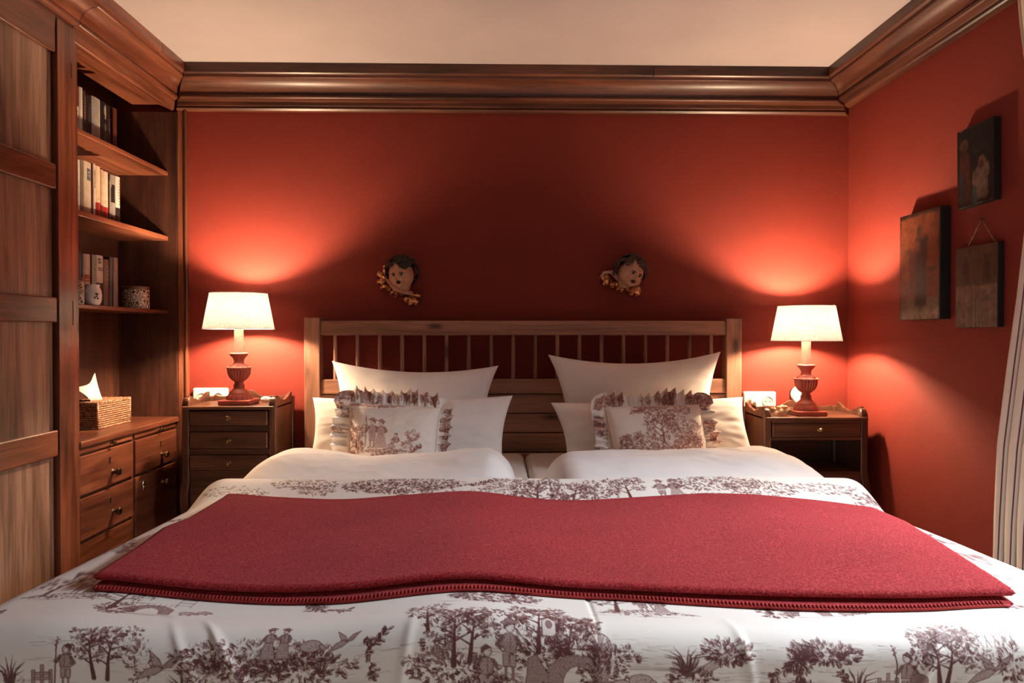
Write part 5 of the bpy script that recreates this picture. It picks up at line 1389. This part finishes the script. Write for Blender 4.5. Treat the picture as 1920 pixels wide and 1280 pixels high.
def cushion(TL, TR, BL, BR, seed, dense, label):
    o = thing('ruffled_cushion', tuple((np.array(TL)+TR+BL+BR)/4), label, 'cushion', 'ruffled toile cushions in front of the pillows')
    W = np.linalg.norm(np.array(TR)-TL)*100; H = np.linalg.norm(np.array(TL)-BL)*100
    s = Ink(-6, W+6, -6, H+6, 14.0, seed)
    if not dense:
        k = 0.9
        s.clump(3.0, 7.2, 3.2, 3.6, 110, 0.9, 0.8); s.tree(3.4, 7.0, 6.4, 0.05, 1.0, 0.8); s.person(9.6, 6.4, 10.4, -1, staff=True); s.person(12.8, 6.4, 10.0, -1, skirt=True)
        s.person(18.4, 6.2, 6.6, -1, seated=True, hat=False); s.sheep(16.6, 6.0, 2.8); s.clump(24.2, 11.4, 2.4, 1.6, 40, 1.0, 0.65); s.bird(23.5, 9.0, 6.0); s.spray(23.5, 5.0, [(0, 0), (2.0, 1.2), (4.0, 2.6)], 1.1, 34); s.clump(22.5, 7.6, 2.0, 1.2, 26, 0.9, 0.6)
        s.mound(14, 4.8, 20, 1.4, 90); s.clump(14.5, 3.6, 5.6, 1.0, 80, 0.9, 0.75); s.clump(23, 1.6, 1.8, 0.9, 18, 0.8, 0.6)
        s.clump(10, H-1.2, 10.5, 1.1, 190, 0.8, 0.7); s.ground(15, H-3.4, 22, 14, 0.4); s.clump(0.6, H*0.5, 0.9, H*0.45, 70, 0.8, 0.85)
    else:
        s.clump(21, H-3, 9, 3.2, 200, 1.0, 0.72); s.clump(14, H-2.4, 5, 2.0, 80, 1.0, 0.7); s.clump(17, 6, 15, 4.5, 420, 1.0, 0.8); s.clump(26, 12, 8, 5, 160, 1.0, 0.75); s.tree(18, 6, 10, 0.05, 1.8, 1.0); s.clump(26, 8, 5.5, 4.5, 170, 1.0, 0.72)
        s.tree(7, 3, 6.5, -0.1, 1.2, 0.9); s.clump(9, 3, 5, 3, 110, 0.9, 0.8); s.clump(21, 3, 10, 2.8, 210, 1.0, 0.78); s.disc(20.5, 9.0, 1.4, 2.2, 0.12, 0.6); s.disc(20.0, 9.2, 0.5, 0.9, 0.6, 0.8)
        s.person(14.6, 3.2, 7.2, -1, seated=True, skirt=True); s.person(18.2, 1.6, 7.0, -1, seated=True, hat=False); s.bridge(26.5, 0.6, 6.0); s.sheep(28.6, 2.6, 2.6); s.clump(31, 10, 2.6, 4, 60, 0.9, 0.6); s.clump(4.5, 9, 2, 1.6, 20, 0.9, 0.6)
        s.mound(16, 0.6, 26, 1.4, 110); s.spray(10, H-3.6, [(4, 1.6), (1.5, 0.4), (-2, -0.4)], 1.1, 34)
    _, body, (base, F, ex, ez, nrm) = pillow('x', TL, TR, BL, BR, 0.14, MAT['toile_cushion'], None, None, pinch=0.03, seed=seed, n=190, wr=0.5, parent=o, pw=0.35, back=0.25,
        attr=lambda U, V: sample(s, (U+1)/2*W, (V+1)/2*H))
    # gathered ruffle: up the left side, along the top, down the right side
    TL, TR, BL, BR = [np.array(p, float) for p in (TL, TR, BL, BR)]
    exu = ex/np.linalg.norm(ex); ezu = ez/np.linalg.norm(ez)
    path = []; outv = []
    wd_ = 0.056
    def side(a, b, ov, m):
        for i in range(m):
            path.append(a+(b-a)*i/m); outv.append(ov)
    side(BL, TL, -exu, 130)
    for i in range(26):
        t = i/26*PI/2; path.append(TL.copy()); outv.append(-exu*math.cos(t)+ezu*math.sin(t))
    side(TL, TR, ezu, 230)
    for i in range(26):
        t = i/26*PI/2; path.append(TR.copy()); outv.append(ezu*math.cos(t)+exu*math.sin(t))
    side(TR, BR, exu, 130)
    path = np.array(path); outv = np.array(outv); m = len(path)
    arcl = np.concatenate([[0], np.cumsum(np.linalg.norm(np.diff(path, axis=0), axis=1)+0.0006)])
    rr = np.random.default_rng(seed)
    ph = arcl + 0.018*smoothnoise(arcl*14, arcl*0+7, seed+2, 1.0)
    nt = 16; Pq = np.zeros((nt, m, 3)); Aq = np.zeros((nt, m))
    amp = 0.013 + 0.008*smoothnoise(arcl*12, arcl*0, seed+5, 1.0)*2
    wl = 0.046
    for k in range(nt):
        t = k/(nt-1)
        wob = np.sin(2*PI*ph/wl)*amp*(t**0.8) + 0.5*np.sin(2*PI*ph/(wl*0.45)+1)*0.006*(1-t)*t*3
        length = wd_*(1 + 0.22*smoothnoise(arcl*8, arcl*0+3, seed+9, 1.3)*2 + 0.06*np.sin(2*PI*ph/wl+0.8))
        Pq[k] = path + outv*(0.000 + length*t)[:, None] + nrm*(wob + 0.006*t)[:, None] + exu*(0.0035*np.sin(2*PI*ph/wl+1.2)*t)[:, None]
    rs = Ink(-1, arcl[-1]*160+1, 0, 6, 8.0, seed+40)
    n_c = 26 if dense else 18
    for i in range(n_c):
        c = rs.r.random()*arcl[-1]*160
        rs.clump(c, 1.5+3*rs.r.random(), 2.6+2.6*rs.r.random(), 1.6, 46, 1.1, 0.85)
    for i in range(14): rs.tree(rs.r.random()*arcl[-1]*160, 0.5, 4.5, 0.1, 0.8, 0.8)
    for k in range(nt):
        Aq[k] = sample(rs, ph*160*0.98, np.full(m, 0.3+k/(nt-1)*5.2))
    grid_obj('ruffle', Pq, MAT['toile_cushion'], o, attr=Aq, thick=0.0016)
    # piped seam at the root of the ruffle
    MB().tube([tuple(p) for p in path[::3]], 0.0028, 6).build('gathered_seam', MAT['toile_cushion'], o, smooth=True)
    return o
cushion((-0.542, 2.640, 0.792), (-0.212, 2.640, 0.772), (-0.530, 2.530, 0.566), (-0.222, 2.530, 0.566), 17, False, 'ruffled cushion printed with a strolling couple and a seated child')
cushion((0.402, 2.640, 0.772), (0.752, 2.640, 0.783), (0.418, 2.530, 0.566), (0.768, 2.530, 0.566), 29, True, 'ruffled cushion printed all over with dense red foliage')

# ------------------------------------------------------------------ carved cherub heads
def cherub(loc, rot, hairmat, wings, label, hairside, flip=1):
    """local axes: x across, -y out of the wall, z up; head radius about 6 cm"""
    c = thing('cherub_head', loc, label, 'wall ornament', 'carved cherub heads on the back wall')
    hr = bpy.data.objects.new('head', None)
    R = Matrix.Rotation(rot[2], 3, 'Y') @ Matrix.Rotation(rot[0], 3, 'X') @ Matrix.Rotation(rot[1], 3, 'Z')
    C = Vector((0, -0.062, 0))
    nu, nv = 72, 56
    vs = np.zeros((nv, nu, 3))
    for j in range(nv):
        th = PI*(j+0.5)/nv
        for k in range(nu):
            a = 2*PI*k/nu
            d = np.array([math.sin(th)*math.sin(a), -math.sin(th)*math.cos(a), math.cos(th)])
            x, y, z = d
            r = 0.060
            px, py, pz = x*0.90, y*0.95, z*1.08
            if y < 0.2:
                g = lambda cx, cz, sx, sz, am: am*math.exp(-((x-cx)/sx)**2-((z-cz)/sz)**2)
                out = g(0, -0.10, 0.085, 0.14, 0.12) + g(0, -0.20, 0.125, 0.075, 0.13)      # nose bridge and tip
                out += g(0.44, -0.34, 0.24, 0.24, 0.13) + g(-0.44, -0.34, 0.24, 0.24, 0.13)  # cheeks
                out += g(0, -0.76, 0.22, 0.12, 0.14)                                          # chin
                out -= g(0.32, 0.06, 0.19, 0.13, 0.13) + g(-0.32, 0.06, 0.19, 0.13, 0.13)    # eye sockets
                out -= g(0, -0.47, 0.18, 0.06, 0.13)                                         # open mouth
                out += g(0, -0.38, 0.16, 0.04, 0.03) + g(0, -0.565, 0.14, 0.045, 0.045)         # lips
                out += g(0.30, 0.24, 0.22, 0.07, 0.03) + g(-0.30, 0.24, 0.22, 0.07, 0.03)
                w_ = 1.0 if y < -0.2 else max(0, (0.2-y)/0.4)
                py -= out*w_*1.0; px *= 1+0.10*w_*math.exp(-((z+0.35)/0.3)**2)
            p = R @ Vector((px*r, py*r, pz*r)) + C
            vs[j, k] = p
    head = grid_obj('head', vs, MAT['flesh'], c, wrap=True, local=True)
    hm = lambda x, y, z: R @ Vector((x*0.06, y*0.06, z*0.06)) + C
    for sx in (-1, 1):
        e = MB().ball(hm(sx*0.31, -0.765, 0.06), (0.0098, 0.0066, 0.0072), 12, 8, R).build('eye', MAT['eye'], head, smooth=True, local=True)
        MB().ball(hm(sx*0.30, -0.855, 0.07), (0.0050, 0.0030, 0.0052), 10, 6, R).build('iris', MAT['black'], head, smooth=True, local=True)
        MB().tube([hm(sx*x, y, z) for x, y, z in ((0.14, -0.93, 0.17), (0.26, -0.93, 0.235), (0.40, -0.86, 0.20), (0.47, -0.80, 0.13))], [0.0014, 0.0022, 0.0020, 0.0010], 6).build('brow', MAT['lip'], head, smooth=True, local=True)
    MB().tube([hm(x, y, z) for x, y, z in ((-0.19, -0.92, -0.44), (-0.08, -0.985, -0.385), (0, -0.98, -0.40), (0.08, -0.985, -0.385), (0.19, -0.92, -0.44))], [0.001, 0.0022, 0.0020, 0.0022, 0.001], 6).build('upper_lip', MAT['lip'], head, smooth=True, local=True)
    MB().tube([hm(x, y, z) for x, y, z in ((-0.17, -0.90, -0.47), (-0.07, -0.955, -0.555), (0.07, -0.955, -0.555), (0.17, -0.90, -0.47))], [0.001, 0.0026, 0.0026, 0.001], 6).build('lower_lip', MAT['lip'], head, smooth=True, local=True)
    MB().ball(hm(0, -0.885, -0.475), (0.0100, 0.003, 0.0052), 12, 6, R).build('mouth', MAT['black'], head, smooth=True, local=True)
    # hair: a cap of carved spiral curls
    hair = MB(); rr = random.Random(hairside)
    hair.ball(hm(0, 0.25, 0.22), (0.056, 0.050, 0.056), 20, 14, R)
    for k in range(150):
        a = rr.uniform(-PI, PI); el = rr.uniform(-0.75, 1.5)
        d = Vector((math.sin(a)*math.cos(el), -math.cos(a)*math.cos(el), math.sin(el)))
        face = (d.y < -0.12 and d.z < 0.56 - 0.25*abs(d.x)) or (d.z < -0.1 and d.y < 0.1)
        if face or d.y > 0.72: continue
        p = R @ Vector((d.x*1.13, d.y*0.95+0.10, d.z*1.16)) * 0.060 + C
        dn = (R @ d).normalized(); t1 = dn.orthogonal().normalized(); t2 = dn.cross(t1)
        s0 = rr.uniform(0.009, 0.0150); ph = rr.random()*6
        pts = []; rad = []
        for i in range(15):
            q = i/14; an = ph+q*9.5; r_ = s0*(1-0.80*q)
            pts.append(p+t1*math.cos(an)*r_+t2*math.sin(an)*r_+dn*(0.003+0.009*q)); rad.append(0.0036*(1-0.35*q))
        hair.tube(pts, rad, 6)
    hair.build('hair', hairmat, c, smooth=True, local=True)
    nk = MB().tube([hm(0, 0.05, -0.65), hm(0.0, 0.15, -0.95), hm(0, 0.35, -1.12)], [0.034, 0.030, 0.024], 16)
    nk.build('neck', MAT['flesh'], c, smooth=True, local=True)
    # wings: curled feather lobes of worn gilding, joined by a carved band against the wall
    band = wings['band']
    MB().tube([Vector(p) for p in band], wings['brad'], 10).build('band', MAT['flesh'], c, smooth=True, local=True)
    for lobes in wings['wings']:
        wn = MB()
        for (x, z, ang, L, wdt) in lobes:
            n1, n2 = 12, 7
            vs2 = []; fs2 = []
            for i in range(n1):
                t = i/(n1-1)
                for j in range(n2):
                    s = (j/(n2-1)-0.5)*2
                    hw = 1.25*wdt*math.sin(PI*min(1, 0.10+0.80*t))**0.6
                    lx = t*L*0.85; lz = s*hw*(1+0.18*math.sin(t*14))
                    bul = -0.010-0.016*math.sin(PI*t)*(1-s*s) - 0.010*t*t + 0.004*abs(s)*math.sin(t*16)
                    vs2.append((x+lx*math.cos(ang)-lz*math.sin(ang), bul-0.008, z+lx*math.sin(ang)+lz*math.cos(ang)))
            base = len(vs2)
            for (vx, vy, vz) in list(vs2): vs2.append((vx*1.0, -0.004, vz))
            for i in range(n1-1):
                for j in range(n2-1):
                    q = i*n2+j
                    fs2.append((q, q+1, q+n2+1, q+n2)); fs2.append((base+q, base+q+n2, base+q+n2+1, base+q+1))
            for i in range(n1-1):
                q = i*n2; fs2.append((q, q+n2, base+q+n2, base+q)); q = i*n2+n2-1; fs2.append((q, base+q, base+q+n2, q+n2))
            for j in range(n2-1):
                fs2.append((j, base+j, base+j+1, j+1)); q = (n1-1)*n2+j; fs2.append((q, q+1, base+q+1, base+q))
            wn.add(vs2, fs2)
            # rolled tip
            tx, tz = x+L*0.78*math.cos(ang), z+L*0.78*math.sin(ang)
            wn.ball((tx, -0.026, tz), (wdt*0.55, 0.008, wdt*0.55), 10, 7)
        wn.build('wing', MAT['gilt'], c, smooth=50, local=True)
    return c
dg = math.radians
wl_ = [[(-0.070, -0.012, dg(100), 0.060, 0.012), (-0.066, -0.020, dg(150), 0.058, 0.014), (-0.062, -0.034, dg(178), 0.058, 0.013), (-0.060, -0.044, dg(205), 0.048, 0.011), (-0.050, -0.052, dg(235), 0.030, 0.009)],
       [(-0.036, -0.066, dg(235), 0.034, 0.009), (-0.026, -0.072, dg(262), 0.034, 0.009), (-0.014, -0.074, dg(300), 0.026, 0.008)],
       [(0.030, -0.085, dg(345), 0.060, 0.009), (0.026, -0.092, dg(316), 0.062, 0.014), (0.022, -0.094, dg(290), 0.050, 0.013), (0.016, -0.092, dg(262), 0.034, 0.010)]]
cherub((-0.417, YB - 0.001, 1.312), (dg(14), dg(-14), dg(-8)), MAT['hair'],
       dict(band=[(-0.088, -0.012, 0.020), (-0.066, -0.020, -0.024), (-0.03, -0.03, -0.062), (0.01, -0.032, -0.074), (0.050, -0.016, -0.088)], brad=[0.006, 0.011, 0.016, 0.016, 0.006], wings=wl_),
       'carved cherub head with black curls looking up, gilded wings slanting down to the right', 5)
wr_ = [[(-0.085, -0.012, dg(205), 0.046, 0.014), (-0.085, -0.022, dg(228), 0.050, 0.014), (-0.070, -0.032, dg(255), 0.040, 0.013), (-0.058, -0.036, dg(285), 0.036, 0.011)],
       [(-0.040, -0.055, dg(235), 0.030, 0.010), (-0.030, -0.058, dg(262), 0.032, 0.010), (-0.014, -0.058, dg(290), 0.026, 0.009)],
       [(0.020, -0.050, dg(22), 0.054, 0.008), (0.018, -0.052, dg(-40), 0.052, 0.013), (0.018, -0.056, dg(-62), 0.058, 0.014), (0.012, -0.056, dg(-92), 0.050, 0.012)]]
cherub((0.588, YB - 0.001, 1.320), (dg(12), dg(24), dg(28)), MAT['hair_brown'],
       dict(band=[(-0.128, -0.014, -0.022), (-0.112, -0.022, 0.000), (-0.080, -0.026, 0.004), (-0.045, -0.032, -0.030), (0.0, -0.034, -0.052), (0.04, -0.024, -0.045), (0.072, -0.012, -0.020)], brad=[0.006, 0.008, 0.009, 0.013, 0.014, 0.010, 0.005], wings=wr_),
       'carved cherub head with brown ringlets tilted sideways over gilded curling wings', 12)

# ------------------------------------------------------------------ icons on the right wall
def icon(y0, y1, z0, z1, th, painter, label, n=(70, 100), tilt=0.0, roll=0.0):
    o = thing('icon_painting', (XR, (y0+y1)/2, (z0+z1)/2), label, 'painting', 'old icon panels on the red wall', rot=(roll, 0, 0))
    yc, zc = (y0+y1)/2, (z0+z1)/2
    x0 = -th
    MB().box((-th+0.001, y0-yc, z0-zc), (-0.0008, y1-yc, z1-zc)).build('panel', MAT['black'], o, bevel=0.002, local=True)
    # painted face, u runs with the picture's left-to-right as seen in the room (far end = left)
    A, B = np.meshgrid(np.linspace(0, 1, n[0]), np.linspace(0, 1, n[1]))
    Y = (y1-yc) + ((y0-yc)-(y1-yc))*A; Z = (z0-zc) + (z1-z0)*B
    m_ = 0.0012
    Y = np.clip(Y, y0-yc+m_, y1-yc-m_); Z = np.clip(Z, z0-zc+m_, z1-zc-m_)
    X = np.full_like(A, -th+0.0006)
    X -= 0.0006*smoothnoise(A*6, B*9, 4, 3.0)
    grid_obj('painted_face', np.stack([X, Y, Z], -1), MAT['paint'], o, attr=painter(A + 0.03*smoothnoise(A*9+3, B*12, 51, 1.0) + 0.02*smoothnoise(A*30, B*40, 52, 1.0), B + 0.025*smoothnoise(A*9, B*12+5, 53, 1.0)), local=True)
    return o
def mixc(img, mask, col):
    return img*(1-mask[..., None]) + np.array(col)*mask[..., None]
def blob(A, B, cx, cy, rx, ry, soft=0.5):
    d = np.sqrt(((A-cx)/rx)**2+((B-cy)/ry)**2); return np.clip((1-d)/soft+0.5, 0, 1)
def robe(A, B, cx, b0, b1, w0, w1):
    t = np.clip((B-b0)/(b1-b0), 0, 1); w = w0+(w1-w0)*t
    return np.clip((w-np.abs(A-cx))/0.06+0.5, 0, 1)*np.clip((B-b0)/0.04+0.5, 0, 1)*np.clip((b1-B)/0.05+0.5, 0, 1)
def grime(A, B, seed): return ((1+0.5*smoothnoise(A*7, B*10, seed, 1.4)+0.35*smoothnoise(A*25, B*30, seed+1, 1.2))*0.62)[..., None]
def icon_two(A, B):
    im = np.zeros(A.shape+(3,)); im[:] = (0.006, 0.005, 0.008)
    im = mixc(im, robe(A, B, 0.22, 0.05, 0.70, 0.20, 0.12), (0.06, 0.018, 0.012)); im = mixc(im, robe(A, B, 0.14, 0.05, 0.45, 0.07, 0.05), (0.02, 0.035, 0.04))
    im = mixc(im, blob(A, B, 0.20, 0.78, 0.10, 0.075), (0.10, 0.05, 0.025)); im = mixc(im, blob(A, B, 0.21, 0.77, 0.06, 0.055), (0.05, 0.026, 0.016))
    im = mixc(im, robe(A, B, 0.68, 0.06, 0.46, 0.17, 0.14), (0.17, 0.115, 0.085)); im = mixc(im, blob(A, B, 0.70, 0.50, 0.10, 0.075), (0.16, 0.09, 0.045)); im = mixc(im, blob(A, B, 0.69, 0.49, 0.062, 0.05), (0.05, 0.022, 0.015))
    im = mixc(im, blob(A, B, 0.83, 0.40, 0.07, 0.09), (0.14, 0.085, 0.06)); im = mixc(im, blob(A, B, 0.48, 0.33, 0.05, 0.10), (0.16, 0.09, 0.06)); im = mixc(im, robe(A, B, 0.48, 0.0, 0.22, 0.07, 0.05), (0.03, 0.07, 0.08))
    for i in range(7): im = mixc(im, blob(A, B, 0.50+0.045*i, 0.665, 0.012, 0.008), (0.07, 0.05, 0.03))
    edge = np.clip((0.02-np.minimum(np.minimum(A, 1-A), np.minimum(B, 1-B)))/0.02, 0, 1)*(smoothnoise(A*30, B*30, 77, 1.0) > 0.05)
    return np.clip(mixc(im*grime(A, B, 3), edge*0.6, (0.16, 0.10, 0.06)), 0.002, 1)
def icon_saint(A, B):
    im = np.zeros(A.shape+(3,)); im[:] = (0.17, 0.040, 0.014)
    im = mixc(im, ((B < 0.20)*1.0), (0.16, 0.10, 0.065)); im = mixc(im, np.clip(((B-0.09)/-0.06)+0.5, 0, 1)*0.8, (0.30, 0.21, 0.15))
    im = mixc(im, robe(A, B, 0.55, 0.12, 0.76, 0.13, 0.15), (0.018, 0.007, 0.006)); im = mixc(im, robe(A, B, 0.34, 0.22, 0.66, 0.06, 0.10)*0.7, (0.035, 0.012, 0.008))
    im = mixc(im, blob(A, B, 0.50, 0.82, 0.060, 0.055), (0.05, 0.018, 0.012)); im = mixc(im, blob(A, B, 0.47, 0.68, 0.06, 0.06), (0.12, 0.032, 0.016)); im = mixc(im, blob(A, B, 0.80, 0.46, 0.09, 0.02), (0.05, 0.018, 0.01))
    fr_ = np.clip((0.035-np.minimum(A, 1-A))/0.02+0.5, 0, 1); im = mixc(im, fr_*0.7, (0.03, 0.012, 0.008)); im = mixc(im, np.clip((B-0.965)/0.02+0.5, 0, 1), (0.015, 0.007, 0.006))
    return np.clip(im*grime(A, B, 11), 0.002, 1)
def icon_board(A, B):
    im = np.zeros(A.shape+(3,)); im[:] = (0.085, 0.046, 0.028)
    low = np.clip((0.52-B)/0.04+0.5, 0, 1); im = mixc(im, low, (0.20, 0.128, 0.085))
    im = im*(1+0.5*smoothnoise(A*26, B*1.2, 6, 1.0))[..., None]
    for cx in (0.25, 0.74):
        im = mixc(im, robe(A, B, cx, 0.54, 0.80, 0.10, 0.07), (0.012, 0.007, 0.006)); im = mixc(im, blob(A, B, cx, 0.84, 0.055, 0.04), (0.020, 0.010, 0.008)); im = mixc(im, robe(A, B, cx-0.01, 0.54, 0.70, 0.03, 0.02)*0.6, (0.10, 0.06, 0.04))
    im = mixc(im, ((np.abs(A-0.5) < 0.008))*0.7, (0.02, 0.012, 0.01)); im = mixc(im, (np.abs(B-0.525) < 0.006)*0.6, (0.03, 0.016, 0.012))
    return np.clip(im*grime(A, B, 19), 0.002, 1)
icon(2.206, 2.382, 1.470, 1.731, 0.026, icon_two, 'small dark icon panel with two figures, the uppermost picture on the red wall', roll=dg(-1.0))
icon(2.450, 2.698, 1.101, 1.495, 0.040, icon_saint, 'largest icon panel with one standing saint on red ground')
icb = icon(2.189, 2.392, 1.070, 1.338, 0.022, icon_board, 'worn wooden icon board with two small saints hanging from a cord')
cd = MB(); yc, zc = (2.189+2.392)/2, (1.070+1.338)/2
cd.tube([(-0.012, 2.345-yc, 1.337-zc), (-0.007, 2.284-yc, 1.422-zc), (-0.012, 2.212-yc, 1.337-zc)], 0.0024, 6)
cd.build('hanging_cord', MAT['wicker'], icb, smooth=True, local=True)
nl = MB().lathe([(0.0022, 0), (0.0022, 0.010), (0.004, 0.0105), (0.004, 0.012), (0.001, 0.0122)], n=10)
nl.v = [(XR-0.0003-p[2], 2.284+p[0], 1.4205+p[1]) for p in nl.v]
tag(nl.build('picture_nail', MAT['bronze'], None, smooth=40), 'small nail in the red wall holding the icon cord', 'nail')

# ------------------------------------------------------------------ curtain at the window
ct = thing('curtain', (1.50, 1.95, 0), 'beige curtain with thin dark red stripes drawn beside the window', 'curtain')
nz, ny = 90, 150
P = np.zeros((nz, ny, 3)); A = np.zeros((nz, ny))
for i in range(nz):
    z = 2.08 - (2.08-0.02)*i/(nz-1)
    ye = np.interp(z, [0.0, 0.45, 0.72, 0.95, 1.15, 1.45, 1.75, 1.95, 2.08], [2.125, 2.105, 2.095, 2.062, 2.030, 1.992, 1.995, 2.030, 2.046])
    yo = np.interp(z, [0.0, 0.5, 1.0, 1.3, 1.7, 2.08], [1.86, 1.86, 1.80, 1.76, 1.74, 1.72])
    s = np.linspace(0, 1, ny)
    y = ye + (yo-ye)*s
    amp = 0.018+0.008*math.sin(z*2)
    x = 1.505 + amp*np.sin(s*2*PI*5 + 0.5*math.sin(z*1.3)) + 0.006*np.sin(s*31+z*3)
    y = y + 0.012*np.sin(s*2*PI*5*2+1)*np.clip(s*6, 0, 1)
    P[i] = np.stack([x, y, np.full(ny, z)], -1); A[i] = s*30 + 0.6
grid_obj('cloth', P, MAT['curtain'], ct, attr=A, thick=0.0015)
rd = MB().tube([(1.505, WIN_Y0-0.15, 2.088), (1.505, 2.10, 2.088)], 0.008, 10)
rod = thing('curtain_rod', (1.505, 1.3, 2.088), 'thin brass curtain rod above the window', 'curtain rod')
rd.build('rod', MAT['brass'], rod, smooth=True)
for y in (WIN_Y0-0.10, 1.70):
    MB().box((1.500, y-0.006, 2.080), (XR-0.001, y+0.006, 2.0705)).build('bracket', MAT['brass'], rod)
